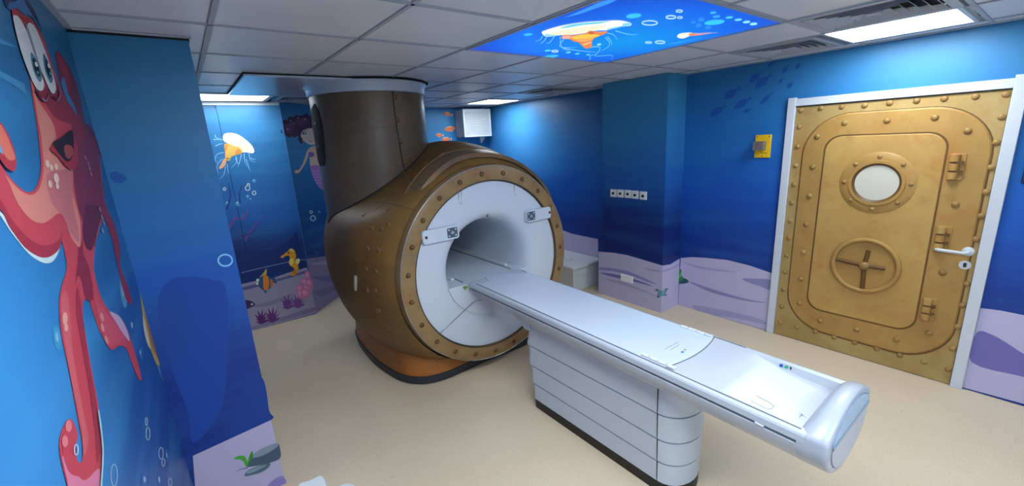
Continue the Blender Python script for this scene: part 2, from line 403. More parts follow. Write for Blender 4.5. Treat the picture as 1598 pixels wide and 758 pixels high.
# ------------------------------------------------------------------ back-lit ceiling picture
pic = thing('ceiling_picture', (2.0, 1.595, CH), 'backlit blue ceiling picture of a jellyfish among bubbles', 'light box')
X0, X1, Y0, Y1 = 1.4, 2.6, 1.0, 2.19
mb = MB()
for a in ((X0, X1, Y0, Y0+0.012), (X0, X1, Y1-0.012, Y1), (X0, X0+0.012, Y0+0.012, Y1-0.012), (X1-0.012, X1, Y0+0.012, Y1-0.012)): mb.box(*a, CH-0.006, CH+0.03)
mb.build('frame', M_TBAR, pic)
m, nt = newmat('backlit_water', 0.3); P, s = pos(nt)
mp = N(nt, 'ShaderNodeMapping'); mp.inputs['Location'].default_value = (-2.15/0.62, -1.65/0.5, 0); mp.inputs['Scale'].default_value = (1/0.62, 1/0.5, 0)
nt.links.new(P, mp.inputs[0]); ln = N(nt, 'ShaderNodeVectorMath', operation='LENGTH'); nt.links.new(mp.outputs[0], ln.inputs[0])
r = ramp(nt, [(0.0, (18, 165, 246)), (0.35, (24, 140, 246)), (0.75, (26, 106, 240)), (1.0, (26, 78, 214))])
ml = N(nt, 'ShaderNodeMath', operation='MULTIPLY_ADD'); nt.links.new(noise(nt, 3, 3, 0.5, P), ml.inputs[0]); ml.inputs[1].default_value = 0.35
hv = N(nt, 'ShaderNodeMath', operation='MULTIPLY'); nt.links.new(ln.outputs['Value'], hv.inputs[0]); hv.inputs[1].default_value = 0.62
nt.links.new(hv.outputs[0], ml.inputs[2]); sb = N(nt, 'ShaderNodeMath', operation='SUBTRACT'); nt.links.new(ml.outputs[0], sb.inputs[0]); sb.inputs[1].default_value = 0.12
nt.links.new(sb.outputs[0], r.inputs[0])
b = nt.nodes['Principled BSDF']; b.inputs['Base Color'].default_value = (0.01, 0.01, 0.02, 1)
nt.links.new(r.outputs[0], b.inputs['Emission Color']); b.inputs['Emission Strength'].default_value = SIGN
MB().box(X0+0.012, X1-0.012, Y0+0.012, Y1-0.012, CH, CH+0.02).build('picture_panel', m, pic)
PC = Plane((0, 0, CH), (0, 0, -1))
q = lambda x, y: (840+x/8.878, 20+y/8.875)       # detail coordinates of the jellyfish area
F = Fig(PC, emit=True)
for pts in ([(60, 320), (30, 370), (-40, 400)], [(120, 330), (70, 400), (20, 430)], [(220, 330), (150, 420), (110, 410)], [(300, 330), (330, 480), (440, 530)],
            [(360, 360), (300, 470), (520, 480)], [(700, 480), (840, 470), (850, 520), (790, 590), (830, 600), (1020, 590), (1020, 640)], [(960, 280), (1050, 310), (1100, 380)],
            [(930, 340), (990, 440), (880, 530)], [(960, 330), (1010, 400), (1020, 460)], [(340, 490), (600, 530), (800, 545)], [(1070, 250), (1250, 300), (1380, 300)], [(720, 640), (720, 600), (800, 575)]):
    F.stroke([q(*p) for p in pts], 1.3, (120, 200, 255))
F.poly([q(*p) for p in [(50, 280), (80, 250), (300, 185), (600, 135), (900, 115), (1130, 108), (1280, 145), (1270, 180), (1170, 190), (1080, 210), (950, 240), (800, 245), (700, 270), (500, 300), (300, 310), (200, 325), (100, 325)]], (252, 250, 240))
F.poly([q(*p) for p in [(300, 210), (520, 150), (900, 120), (1000, 112), (840, 150), (620, 170), (420, 205)]], (120, 214, 238))
F.poly([q(*p) for p in [(90, 300), (180, 285), (280, 300), (200, 322), (110, 320)]], (130, 220, 235))
F.poly([q(*p) for p in [(930, 235), (1080, 195), (1180, 180), (1090, 215)]], (110, 205, 240)); F.poly([q(*p) for p in [(1170, 150), (1265, 140), (1270, 175), (1180, 185)]], (130, 220, 245))
F.poly([q(*p) for p in [(140, 290), (400, 230), (800, 180), (930, 190), (760, 240), (480, 290), (250, 305)]], (255, 240, 205))
F.poly([q(*p) for p in [(320, 355), (360, 305), (480, 310), (640, 285), (720, 250), (860, 265), (950, 255), (930, 290), (800, 340), (740, 400), (740, 470), (660, 495), (610, 460), (560, 410), (500, 400), (430, 365)]], (236, 140, 74))
F.poly([q(*p) for p in [(480, 330), (620, 300), (800, 300), (850, 320), (740, 345), (560, 365), (480, 360)]], (252, 204, 72)); F.ell(*q(735, 275), 4.5, 2.8, (206, 110, 70))
F.poly([q(*p) for p in [(520, 380), (640, 365), (760, 345), (730, 375), (620, 400)]], (250, 180, 96)); F.poly([q(*p) for p in [(620, 430), (740, 400), (720, 420), (640, 450)]], (252, 190, 130)); F.poly([q(*p) for p in [(330, 350), (360, 320), (460, 325), (420, 360)]], (240, 180, 160))
F.build('jellyfish_picture', pic)
for x, y, rx, ry, c in ((989, 25, 12, 3.5, (60, 200, 250)), (1115, 35, 16, 3.8, (60, 200, 250)), (860, 88, 12, 2.2, (60, 190, 250)), (824, 54, 7, 2, (60, 190, 250)), (1113, 20, 5, 1.6, (70, 190, 255)), (1118, 26, 6, 2, (60, 170, 250)),
                        (1138, 27.5, 6, 1.6, (80, 210, 255)), (1152, 31, 6, 1.7, (110, 220, 255)), (1165, 34.5, 6, 1.9, (140, 230, 255)), (1176, 37.5, 6, 2, (150, 235, 255)), (1094, 31, 5, 3, (50, 140, 250)), (1090, 40, 5, 3, (50, 140, 250)), (1105, 43, 5, 2.4, (50, 140, 250)), (1082, 35, 4, 2, (50, 140, 250)),
                        (855, 79, 5, 1.2, (90, 220, 255)), (887, 82, 4, 1.2, (90, 220, 255)), (901, 84, 4, 1, (90, 220, 255)), (918, 85.5, 3, 1, (90, 220, 255)), (935, 69.5, 3.5, 1.2, (170, 230, 255))):
    F = Fig(PC, emit=True, base=12); F.ell(x, y, rx, ry, c, -6); F.build('bubble_picture', pic)
for x, y, r, ry, wd in ((1014, 36, 12, 3.4, 1.5), (1047, 27, 7.5, 2.4, 1.6), (1060, 17.5, 5, 1.6, 1.3), (1061, 27.5, 4, 1.4, 1.1), (1030, 66, 7.5, 2, 1.3), (1012, 66.5, 5, 1.2, 1), (866, 80, 5, 1.4, 1.2)): F = Fig(PC, emit=True, base=12); F.ring(x, y, r, (190, 235, 255), wd, ry); F.build('bubble_picture', pic)
F = Fig(PC, emit=True)
F.poly([(1057, 58), (1060, 53), (1072, 51), (1080, 51.5), (1078, 55), (1066, 60)], (250, 244, 230)); F.poly([(1076, 52), (1090, 52), (1110, 51), (1098, 54), (1078, 56)], (238, 150, 90))
F.stroke([(1085, 53), (1100, 52.5), (1120, 51)], 1.5, (170, 170, 230)); F.build('small_jellyfish_picture', pic)
F = Fig(PC, emit=True)
F.poly([(1031, 71), (1070, 63), (1100, 57), (1062, 67)], (44, 160, 250), 0); F.build('light_ray_picture', pic); F = Fig(PC, emit=True); F.poly([(880, 28), (940, 2), (975, -6), (950, 6), (905, 22)], (64, 150, 252), 0); F.build('light_ray_picture', pic)

# hatch plate round the scanner neck on the ceiling
hatch = thing('ceiling_plate', (0.95, 3.9, CH), 'pale rectangular ceiling plate around the top of the scanner neck', 'ceiling panel')
MB().box(0.43, 1.30, 3.33, 4.44, CH-0.018, CH-0.004).build('plate', mat('plate_white', (206, 214, 226), 0.2, coat=0.3), hatch, bevel=0.004)
MB().box(0.425, 1.305, 3.322, 4.45, CH-0.004, CH+0.002).build('gasket', M_DARK, hatch)

# ------------------------------------------------------------------ rivet helper
def dome(r, h, n=10, rings=3):
    mb = MB(); secs = []
    for k in range(rings+1):
        a = k/rings*PI/2*0.92; secs.append([(r*math.cos(a)*math.cos(2*PI*i/n), r*math.cos(a)*math.sin(2*PI*i/n), h*math.sin(a)) for i in range(n)])
    mb.loft(secs, True, False, True); return mb
RIV = {}
def rivet(key, p, nrm, parent, material, r, h, name='rivet'):
    p = Vector(p); nrm = Vector(nrm).normalized()
    if key not in RIV:
        o = dome(r, h).build(name, material, parent, smooth=True, origin=(0, 0, 0), angle=80); RIV[key] = o
    else:
        o = RIV[key].copy(); COL.objects.link(o); o.parent = parent
    o.rotation_euler = nrm.to_track_quat('Z', 'Y').to_euler()
    o.location = p - ORG[parent.name]; ORG[o.name] = p
    return o

# ------------------------------------------------------------------ scanner
GX, GZ = 1.775, 0.885
scan = thing('mri_scanner', (GX, 3.4, 0), 'bronze submarine-style MRI scanner with white round front and ceiling neck', 'scanner')
YK = [2.655, 2.74, 2.95, 3.2, 3.5, 3.8, 4.15, 4.28, 4.34]
RK = [0.782, 0.845, 0.925, 0.968, 0.974, 0.93, 0.855, 0.80, 0.6]
ZCUT = 0.235
CHD, CHA = 0.815, math.radians(121)
def interp(x, xs, ys):
    if x <= xs[0]: return ys[0]
    for a in range(len(xs)-1):
        if x <= xs[a+1]:
            t = (x-xs[a])/(xs[a+1]-xs[a]); return ys[a]+(ys[a+1]-ys[a])*t
    return ys[-1]
def smooth_profile(y):
    if y < 2.7 or y > 4.2: return interp(y, YK, RK)
    return sum(interp(y+d, YK, RK) for d in (-0.08, -0.04, 0, 0.04, 0.08))/5 if 2.82 < y < 4.1 else interp(y, YK, RK)
def body_pt(y, th):
    r = smooth_profile(y)
    c = math.cos(th-CHA)
    if c > 0.2:
        q = CHD/c*(1 if y < 4.0 else 1)
        k = 0.05
        h = max(k-abs(r-q), 0)/k
        r = min(r, q) - h*h*k*0.25
    z = GZ + r*math.sin(th)
    return Vector((GX+r*math.cos(th), y, max(z, ZCUT)))
ys = [2.655, 2.67, 2.69, 2.72, 2.78, 2.85, 2.92]+[2.95+0.05*k for k in range(1, 25)]+[4.19, 4.23, 4.28, 4.31, 4.34]
NT = 144
mb = MB(); secs = [[body_pt(y, 2*PI*k/NT) for k in range(NT)] for y in ys]
mb.loft(secs, True, False, True)
body = mb.build('barrel_body', M_BODY, scan, smooth=True, angle=50)
bmx = bmesh.new(); bmx.from_mesh(body.data); bmesh.ops.translate(bmx, verts=bmx.verts, vec=ORG[body.name]); BV = BVHTree.FromBMesh(bmx); bmx.free()
def hit(px, py, bv=None):
    d = ray(px, py).normalized(); h = (bv or BV).ray_cast(EYE, d); return (h[0], h[1]) if h[0] is not None else None
# neck
NX, NY, NR = 1.378, 3.755, 0.465
mb = MB(); NN = 96
def nring(r, z): return [(NX+r*math.cos(2*PI*k/NN), NY+r*math.sin(2*PI*k/NN), z) for k in range(NN)]
mb.loft([nring(NR, 1.15), nring(NR, 1.8), nring(NR, 2.27)])
neck = mb.build('neck', M_NECK, scan, smooth=True, angle=50)
bmx = bmesh.new(); bmx.from_mesh(neck.data); bmesh.ops.translate(bmx, verts=bmx.verts, vec=ORG[neck.name]); BN = BVHTree.FromBMesh(bmx); bmx.free()
def hit2(px, py):
    a, b = hit(px, py), hit(px, py, BN)
    if a is None: return b
    if b is None: return a
    return a if (a[0]-EYE).length < (b[0]-EYE).length else b
MB().loft([nring(NR-0.01, 2.247), nring(NR+0.010, 2.247), nring(NR+0.014, 2.252), nring(NR+0.016, 2.285), nring(NR+0.024, 2.312), nring(NR+0.036, 2.326), nring(NR+0.034, 2.330), nring(NR-0.02, 2.330)]).build('neck_collar', M_WHITE, scan, smooth=True, angle=60)
MB().loft([nring(NR+0.05, CH-0.002), nring(NR+0.055, CH+0.004)], True, True, True).build('ceiling_shadow', M_DARK, scan)  # dark disc standing in for the collar's shadow on the ceiling
def seam_line(pts, r, name, material, parent, fn=hit2, n=6):
    P = []
    for p in spline([(x, y, 0) for x, y in pts], n, False):
        h = fn(p.x, p.y)
        if h: P.append(h[0])
    return MB().tube(P, r, 6).build(name, material, parent, smooth=True, angle=80)
# joint between the neck and the barrel
P = []
for k in range(160):
    a = 2*PI*k/160; x, y = NX+(NR+0.002)*math.cos(a), NY+(NR+0.002)*math.sin(a)
    h = BV.ray_cast(Vector((x, y, 3)), Vector((0, 0, -1)))
    if h[0] is not None and h[0].z > 1.0: P.append(h[0]+Vector((math.cos(a)*0.002, math.sin(a)*0.002, 0.002)))
a0 = max(range(len(P)), key=lambda k: (P[k]-P[k-1]).length); P = P[a0:]+P[:a0]
MB().tube(P, 0.0075, 6).build('neck_joint', M_SEAM, scan, smooth=True, angle=80)
fs = onZ(612, 140, 2.25); aa = math.atan2(-0.87, 0.12)
seam_line([(612.5, 141), (616, 175), (622, 215), (628, 252), (630, 262)], 0.0055, 'neck_seam', M_SEAM, scan, lambda x, y: hit(x, y, BN))
seam_line([(630, 268), (640, 284), (652, 293), (668, 303)], 0.006, 'shoulder_seam', M_RING, scan, hit)
seam_line([(490, 213), (540, 207), (600, 198), (619, 196)], 0.0022, 'neck_seam', M_SHOULDER, scan, lambda x, y: hit(x, y, BN), 8)
seam_line([(585, 315), (615, 319), (648, 328)], 0.002, 'shoulder_seam', M_SEAM, scan, hit)
seam_line([(516, 462), (540, 484), (580, 498), (640, 506)], 0.002, 'shoulder_seam', M_SHOULDER, scan, hit)
# dark oblong plate on the neck
cyl = lambda px, py: hit(px, py, BN)
out = [(491, 162), (497, 172), (502, 195), (506, 225), (508, 248), (506, 258), (500, 259), (493, 250), (489, 225), (486, 195), (486, 172)]
def cyl_near(x, y):
    for k in range(40):
        h = cyl(x+0.5*k, y)
        if h: return h
P = [cyl_near(x, y) for x, y in out]
if all(P):
    top = [p[0]+p[1]*0.006*(1 if p[1].dot(EYE-p[0]) > 0 else -1) for p in P]; bot = [p[0] for p in P]
    c1 = sum(top, Vector())/len(top)+Vector((-0.012, -0.018, 0)); mb = MB(); mb.loft([bot, top]); mb.add(top+[c1], [(i, (i+1) % len(top), len(top)) for i in range(len(top))])
    dp = mb.build('neck_plate', mat('plate_dark', (36, 31, 26), 0.7, 0, 0.1), scan, smooth=True)
    for x, y in ((494, 193), (498, 229)):
        h = cyl(x, y); n_ = h[1] if h[1].dot(EYE-h[0]) > 0 else -h[1]
        rivet('plate', h[0]+n_*0.008, n_, dp, M_NECK, 0.014, 0.006)
# base and skirting
half = [(0.0, 2.775), (0.30, 2.762), (0.42, 2.765), (0.55, 2.80), (0.64, 2.875), (0.705, 3.0), (0.745, 3.2), (0.765, 3.45), (0.75, 3.8), (0.70, 4.08), (0.6, 4.2), (0.4, 4.25), (0.0, 4.26)]
hs = [(p.x, p.y) for p in spline([(x, y, 0) for x, y in half], 4, False)]
foot = [(GX-x, y) for x, y in hs]+[(GX+x, y) for x, y in hs[::-1][1:-1]]
def fring(k, z, cy=3.5): return [(GX+(x-GX)*k, cy+(y-cy)*k, z) for x, y in foot]
MB().loft([fring(1.0, 0.07), fring(1.0, 0.075), fring(0.995, 0.16), fring(0.985, 0.262)], True, False, True).build('base', M_BASE, scan, smooth=True, angle=50)
MB().loft([fring(0.985, 0.0), fring(1.006, 0.012), fring(1.012, 0.072), fring(0.98, 0.075)], True, True, True).build('skirting', M_SLATE, scan, smooth=True, angle=50)
P = []
for k in range(60):
    th = math.radians(180+8+164*k/59)
# front ring
RX = 1.787
def circ(cx, cz, r, y, n=96): return [(cx+r*math.cos(2*PI*k/n), y, cz+r*math.sin(2*PI*k/n)) for k in range(n)]
mb = MB(); mb.loft([circ(RX, GZ, 0.79, 2.71), circ(RX, GZ, 0.776, 2.64), circ(RX, GZ, 0.768, 2.622), circ(RX, GZ, 0.757, 2.617), circ(RX, GZ, 0.675, 2.612), circ(RX, GZ, 0.662, 2.615), circ(RX, GZ, 0.658, 2.66)])
ring = mb.build('front_ring', M_RING, scan, smooth=True, angle=40)
MB().tube(circ(RX, GZ, 0.768, 2.6225), 0.0035, 6, closed=True).build('edge_bead', M_STEEL, ring, smooth=True, angle=80)
MB().tube(circ(RX, GZ, 0.66, 2.616), 0.004, 6, closed=True).build('inner_gap', M_SEAM, ring, smooth=True, angle=80)
for k in range(23):
    a = math.radians(0.6+360/23*k)
    rivet('ring', (RX+0.714*math.cos(a), 2.613, GZ+0.714*math.sin(a)), (0, -1, 0), ring, M_RIVET, 0.019, 0.012)
# collar band between ring and barrel
mb = MB(); arc = [math.radians(d) for d in range(14, 150, 3)]
prof = [(0.83, 2.70), (0.862, 2.712), (0.885, 2.80), (0.893, 2.84), (0.888, 2.86), (0.86, 2.88)]
dip = lambda t: 1-0.13*max(0, (math.degrees(t)-104)/46)**1.2-0.06*max(0, (34-math.degrees(t))/20)
mb.loft([[(GX+r*dip(t)*math.cos(t), y, GZ+r*dip(t)*math.sin(t)) for t in arc] for r, y in prof], False)
band = mb.build('collar_band', M_SHOULDER, scan, smooth=True, angle=45)
MB().tube([(GX+0.893*dip(t)*math.cos(t), 2.845, GZ+0.893*dip(t)*math.sin(t)) for t in arc], 0.004, 6).build('band_edge', M_RING, band, smooth=True)
# white front cover with flared bore
BR = 0.345
mb = MB(); prof = [(0.658, 2.65), (0.652, 2.632), (0.60, 2.628), (0.52, 2.630), (0.46, 2.634), (0.42, 2.645), (0.39, 2.665), (0.368, 2.70), (0.354, 2.75), (0.347, 2.82), (BR, 2.95), (BR, 4.18)]
BX, BZ = GX, 0.888
def pr_c(r, y):
    k = min(1, max(0, (r-BR)/(0.658-BR))); return circ(BX+(RX-BX)*k, BZ+(GZ-BZ)*k, r, y)
mb.loft([pr_c(r, y) for r, y in prof]); cover = mb.build('front_cover', M_WHITE, scan, smooth=True, angle=60)
MB().loft([circ(BX, BZ, BR, 4.175), circ(BX, BZ, 0.01, 4.175)]).build('bore_end', M_GREYPL, scan)
fc = lambda px, py: (onY(px, py, 2.629), None)
def face_line(pts, r, name, material, n=8):
    return MB().tube([onY(p.x, p.y, 2.6295) for p in spline([(x, y, 0) for x, y in pts], n, False)], r, 6).build(name, material, cover, smooth=True)
face_line([(687, 520), (705, 503), (722, 487), (738, 472)], 0.0022, 'cover_seam', M_SEAM)
face_line([(738, 472), (744, 469), (752, 468)], 0.002, 'cover_seam', M_SEAM2)
for a in ([(715.5, 300), (716, 316), (718.5, 318), (720, 316), (719.5, 298)], [(802, 288), (803.5, 303), (805.5, 303)]): face_line(a, 0.0018, 'cover_slot', M_SEAM2, 3)
MB().prism([(p.x, p.z) for p in (onY(759, 339, 2.63), onY(762, 338, 2.63), (onY(761, 336, 2.63)), onY(763, 334, 2.63), onY(760, 335, 2.63))], 'y', 2.626, 2.634).build('centre_mark', mat('mark_olive', (92, 88, 50), 0.5), cover)
MB().prism([(p.x, p.z) for p in (onY(724, 447, 2.62), onY(730, 447, 2.62), onY(726, 452, 2.62))], 'y', 2.615, 2.634).build('bore_mark', mat('mark_green', (110, 140, 50), 0.5), cover)
# control panels on the front
def ctrl(x0, x1, zc0, zc1, keyx, knobx, tilt, label):
    w_, h_ = x1-x0, 0.098
    o = MB(); pts = rrect(-w_/2, w_/2, -h_/2, h_/2, 0.02)
    t = math.radians(tilt); cx, cz = (x0+x1)/2, (zc0+zc1)/2
    T = lambda u, v: (cx+u*math.cos(t)-v*math.sin(t), cz+u*math.sin(t)+v*math.cos(t))
    o.loft([[(T(u*k, v*k)[0], y, T(u*k, v*k)[1]) for u, v in pts] for k, y in ((1, 2.63), (1, 2.606), (0.97, 2.600))], True, False, True)
    pn = o.build('control_panel', M_WHITE, scan, smooth=True, angle=50); pn['label'] = label
    def pad(u0, u1, v0, v1, r, d, nm, mt):
        MB().prism([T(u, v) for u, v in rrect(u0, u1, v0, v1, r, 4)], 'y', 2.6005-d, 2.602).build(nm, mt, pn)
    ku = keyx; pad(ku-0.042, ku+0.042, -0.036, 0.036, 0.008, 0.001, 'keypad', mat('keypad_slate', (74, 86, 102), 0.4))
    for du in (-0.027, 0.027):
        for dv in (-0.022, 0.022): pad(ku+du-0.006, ku+du+0.006, dv-0.006, dv+0.006, 0.0055, 0.003, 'key', M_WHITE2)
    pad(ku-0.013, ku+0.013, -0.011, 0.011, 0.009, 0.004, 'key', M_GREYPL)
    pad(knobx-0.010, knobx+0.010, -0.010, 0.010, 0.0099, 0.006, 'stop_button', mat('button_maroon', (92, 30, 52), 0.4))
    return pn, pad
pn, pad = ctrl(1.205, 1.495, 1.212, 1.212, 0.088, -0.118, 0, 'left white control strip with keypad and stop button')
for u, v in ((-0.085, 0.022), (-0.085, -0.022), (-0.085, 0), (-0.05, 0.006), (-0.03, 0.006), (-0.01, 0.006), (0.012, 0.006), (-0.02, -0.02)): pad(u-0.005, u+0.005, v-0.005, v+0.005, 0.0045, 0.002, 'key', M_WHITE2)
ctrl(2.125, 2.392, 1.219, 1.219, -0.085, 0.115, 0, 'right white control strip with keypad and stop button')
# bed rails inside the bore: the round opening is closed off by a flat sill just under table height
SZ = 0.785
aa = math.asin((SZ-BZ)/0.40); arcp = [(BX+0.40*math.cos(PI-aa+(PI+2*aa)*k/24), BZ+0.40*math.sin(PI-aa+(PI+2*aa)*k/24)) for k in range(25)]
ab = math.asin((SZ-BZ)/0.343); arcb = [(BX+0.343*math.cos(PI-ab+(PI+2*ab)*k/24), BZ+0.343*math.sin(PI-ab+(PI+2*ab)*k/24)) for k in range(25)]
mb = MB(); mb.loft([[(x, 2.648, z) for x, z in arcp], [(x, 2.70, z) for x, z in arcp], [(x, 2.82, z) for x, z in arcb], [(x, 4.1, z) for x, z in arcb]], True, True, True)
mb.build('bore_sill', M_WHITE, scan, smooth=True, angle=30)
for s_ in (-1, 1):
    MB().box(GX+s_*0.262-0.014, GX+s_*0.262+0.014, 2.80, 4.1, SZ, SZ+0.018).build('bore_rail', M_WHITE2, scan, bevel=0.004)
    MB().box(GX+s_*0.232-0.003, GX+s_*0.232+0.003, 2.70, 4.1, SZ, SZ+0.004).build('bore_groove', M_SEAM2, scan)
# rivets on body and neck
for x, y in ((617.8, 296.5), (589, 324), (605, 326), (595, 357), (580, 356), (574, 388), (590, 390.5), (638, 266.6), (664, 254), (571, 419.5), (586.6, 423), (573, 452), (585.5, 452), (591, 484), (604, 513), (606, 349), (568, 335), (588, 485), (690, 240)):
    h = hit(x, y)
    if h:
        n_ = h[1] if h[1].dot(EYE-h[0]) > 0 else -h[1]; rivet('body', h[0], n_, body, M_RIVETB, 0.018, 0.007)
for x, y in ((616.5, 151), (621, 187), (626, 220), (631.5, 253.5)):
    h = hit(x, y, BN); n_ = h[1] if h[1].dot(EYE-h[0]) > 0 else -h[1]
    rivet('neck', h[0], n_, neck, M_RIVETB, 0.021, 0.012)
# pale handle insets on the barrel
for x, y, hh in ((555.5, 441, 11), (502.5, 398, 12)):
    c = [hit(x+dx, y+dy) for dy in (-hh, -hh*.4, hh*.4, hh) for dx in (0,)]
    if all(c):
        MB().tube([h[0]+(h[1] if h[1].dot(EYE-h[0]) > 0 else -h[1])*0.001 for h in c], [0.012, 0.016, 0.016, 0.012], 10).build('grip_inset', mat('grip_grey', (168, 160, 146), 0.4), scan, smooth=True, angle=60)

# ------------------------------------------------------------------ patient table
tb = thing('patient_table', (1.80, 1.5, 0), 'long white patient table on a panelled pedestal in front of the scanner', 'patient table')
def TX(y): return 1.782 - 0.022*(2.4-y)
ZT = 0.806
def belly(y):
    if y > 2.05: return max(0.06, 1-(y-2.05)/0.45*0.94)
    if y < 0.75: return 1.0
    return 1.0
def sect(y, zt=ZT):
    b = belly(y); c = TX(y); ps = []
    lower = [(0.238, 0.752), (0.235, 0.735), (0.220, 0.702), (0.17, 0.652), (0.09, 0.618), (0.0, 0.610)]
    side = [(0.222, zt), (0.236, zt-0.004), (0.240, zt-0.012), (0.240, 0.770), (0.229, 0.767), (0.229, 0.758), (0.2385, 0.755)]
    L = side+[(x, 0.756-(0.756-z)*b) for x, z in lower]
    Rr = [(c+x, y, z) for x, z in L]; Ll = [(c-x, y, z) for x, z in L[:-1]]
    return Rr+Ll[::-1]
mb = MB(); mb.loft([sect(y) for y in (2.62, 2.5, 2.35, 2.2, 2.1, 2.0, 1.5, 1.0, 0.9, 0.80)], True, True, True)
frame_ = mb.build('table_frame', mat('tray_white', (182, 189, 199), 0.28), tb, smooth=True, angle=22)
# head end: frame continues under the recessed tray
def sect2(y, d): 
    s_ = sect(y); c = TX(y)
    n = len(s_); q = [Vector(p) for p in s_]
    # pull the top middle down: add tray points between the two top edges
    return [q[-1]]+[Vector((c-0.205, y, ZT)), Vector((c-0.190, y, ZT-d+0.0004)), Vector((c+0.150, y, ZT-d)), Vector((c+0.187, y, ZT-d+0.002)), Vector((c+0.192, y, ZT+0.001)), Vector((c+0.218, y, ZT+0.003))]+q[:-1]
mb = MB(); mb.loft([sect2(y, d) for y, d in ((0.80, 0.0), (0.78, 0.0005), (0.76, 0.0018), (0.73, 0.005), (0.70, 0.010), (0.66, 0.017), (0.60, 0.027), (0.54, 0.034), (0.47, 0.039), (0.40, 0.040))], True, True, True)
mb.build('head_tray', mat('tray_white', (182, 189, 199), 0.28), tb, smooth=True, angle=22)
# end cap
c = TX(0.36)
capo = [(p.x, p.y) for p in spline([(-0.238, 0.772, 0), (-0.228, 0.806, 0), (-0.17, 0.848, 0), (-0.09, 0.876, 0), (0.0, 0.886, 0), (0.09, 0.876, 0), (0.17, 0.848, 0), (0.228, 0.812, 0), (0.240, 0.772, 0), (0.236, 0.735, 0), (0.220, 0.702, 0), (0.17, 0.652, 0), (0.09, 0.618, 0), (0, 0.608, 0), (-0.09, 0.618, 0), (-0.17, 0.652, 0), (-0.22, 0.702, 0), (-0.236, 0.735, 0)], 5)]
def cp(k, y, dz=0.0): return [(c+x*k, y, 0.765+(z-0.765)*k+dz) for x, z in capo]
def cph(y, hz): return [(c+x, y, (min(z, 0.79+hz*(z-0.79)/0.096) if z > 0.79 else z)) for x, z in capo]
mb = MB(); mb.loft([cph(0.425, 0.016), cph(0.412, 0.05), cph(0.395, 0.08), cph(0.378, 0.096), cph(0.35, 0.094), cp(0.985, 0.338, -0.002), cp(0.955, 0.332, -0.004), cp(0.86, 0.331, -0.006), cp(0.84, 0.338, -0.006)], True, True, True)
cap = mb.build('end_cap', mat('cap_white', (170, 177, 189), 0.28), tb, smooth=True, angle=60)
def half_in(zlo, zhi, k):
    pts = [(x*k, 0.76+(z-0.765)*k) for x, z in capo]; out = []
    for i in range(len(pts)):
        (x0, z0), (x1, z1) = pts[i], pts[(i+1) % len(pts)]
        if zlo <= z0 <= zhi: out.append((x0, z0))
        for lim in (zlo, zhi):
            if (z0-lim)*(z1-lim) < 0: t = (lim-z0)/(z1-z0); out.append((x0+(x1-x0)*t, lim))
    return [(c+x, z) for x, z in out]
MB().prism(half_in(0.775, 1, 0.83), 'y', 0.329, 0.345).build('end_panel', mat('pale_blue_panel', (150, 186, 222), 0.2), cap).__setitem__('label', 'pale blue upper end panel')
MB().prism(half_in(0.765, 0.775, 0.84), 'y', 0.326, 0.345).build('end_strip', M_GREYPL, cap)
MB().prism(half_in(0, 0.765, 0.83), 'y', 0.329, 0.345).build('end_panel', mat('cool_grey_panel', (176, 184, 198), 0.3), cap)
# mattress deck plates
def plate(y0, y1, hw, z0, z1, name, mt, front_curve=0.0, notch=False):
    pts = []
    for k in range(11):
        u = -1+2*k/10; pts.append((TX(y0)+hw*u, y0-front_curve*(1-u*u)))
    if notch:
        pts += [(TX(y1)+hw, y1-0.14), (TX(y1)+hw-0.10, y1-0.12), (TX(y1)+hw-0.14, y1), (TX(y1)-hw+0.12, y1), (TX(y1)-hw+0.09, y1-0.10), (TX(y1)-hw, y1-0.12)]
    else: pts += [(TX(y1)+hw*u, y1-front_curve*(1-u*u)) for u in [1-2*k/10 for k in range(11)]]
    return MB().prism(pts, 'z', z0, z1).build(name, mt, tb, bevel=0.002)
M_DECK = mat('deck_white', (196, 207, 222), 0.22, 0, 0.5)
plate(0.955, 2.62, 0.214, ZT-0.002, ZT+0.004, 'table_top', M_DECK, 0.03, True)
M_TRAY = mat('tray_white', (182, 189, 199), 0.28)
plate(0.80, 0.952, 0.214, ZT-0.003, ZT+0.0004, 'table_top', M_TRAY, 0.0).modifiers.clear()
for s_ in (-1, 1): MB().box(0, 1, 0, 1, 0, 1)
for s_ in (-1, 1):
    MB().tube([(TX(y)+s_*0.2175, y, ZT+0.0005) for y in (0.42, 0.95, 1.6, 2.55)], 0.0028, 6).build('groove', M_SEAM2, tb)
    MB().tube([(TX(y)+s_*0.233, y, 0.7625) for y in (0.42, 0.95, 1.6, 2.6)], 0.0045, 6).build('rail_groove', M_SEAM2, tb)
MB().tube([(TX(0.955)+0.214*u, 0.9535-0.03*(1-u*u), ZT+0.004) for u in [-1+k/8 for k in range(17)]], 0.0016, 6).build('groove', M_SEAM2, tb)
for s_, yy in ((1, 1.04), (-1, 1.0)):
    for k in range(4):
        y0 = yy-0.085+0.045*k; cx_ = TX(y0)+s_*0.200
        MB().box(cx_-0.010, cx_+0.010, y0, y0+0.04, ZT+0.003, ZT+0.014).build('clip', M_WHITE2, tb, bevel=0.003)
def mark(pts, z, nm, mt, r=0.0015):
    return MB().tube([onZ(x, y, z) for x, y in pts], r, 5).build(nm, mt, tb)
M_INK = mat('ink_grey', (140, 148, 158), 0.5)
mark([(1037, 545), (1058, 533.5)], ZT+0.0045, 'label_line', M_INK, 0.0012); mark([(1046, 546), (1060, 537.5)], ZT+0.0045, 'label_line', M_INK, 0.001)
def pad_px(x, y, rx, ry, z, nm, c):
    MB().add([onZ(x+rx*math.cos(a), y+ry*math.sin(a), z) for a in [2*PI*k/14 for k in range(14)]], [list(range(14))]).build(nm, ink(c, 1.0), tb)
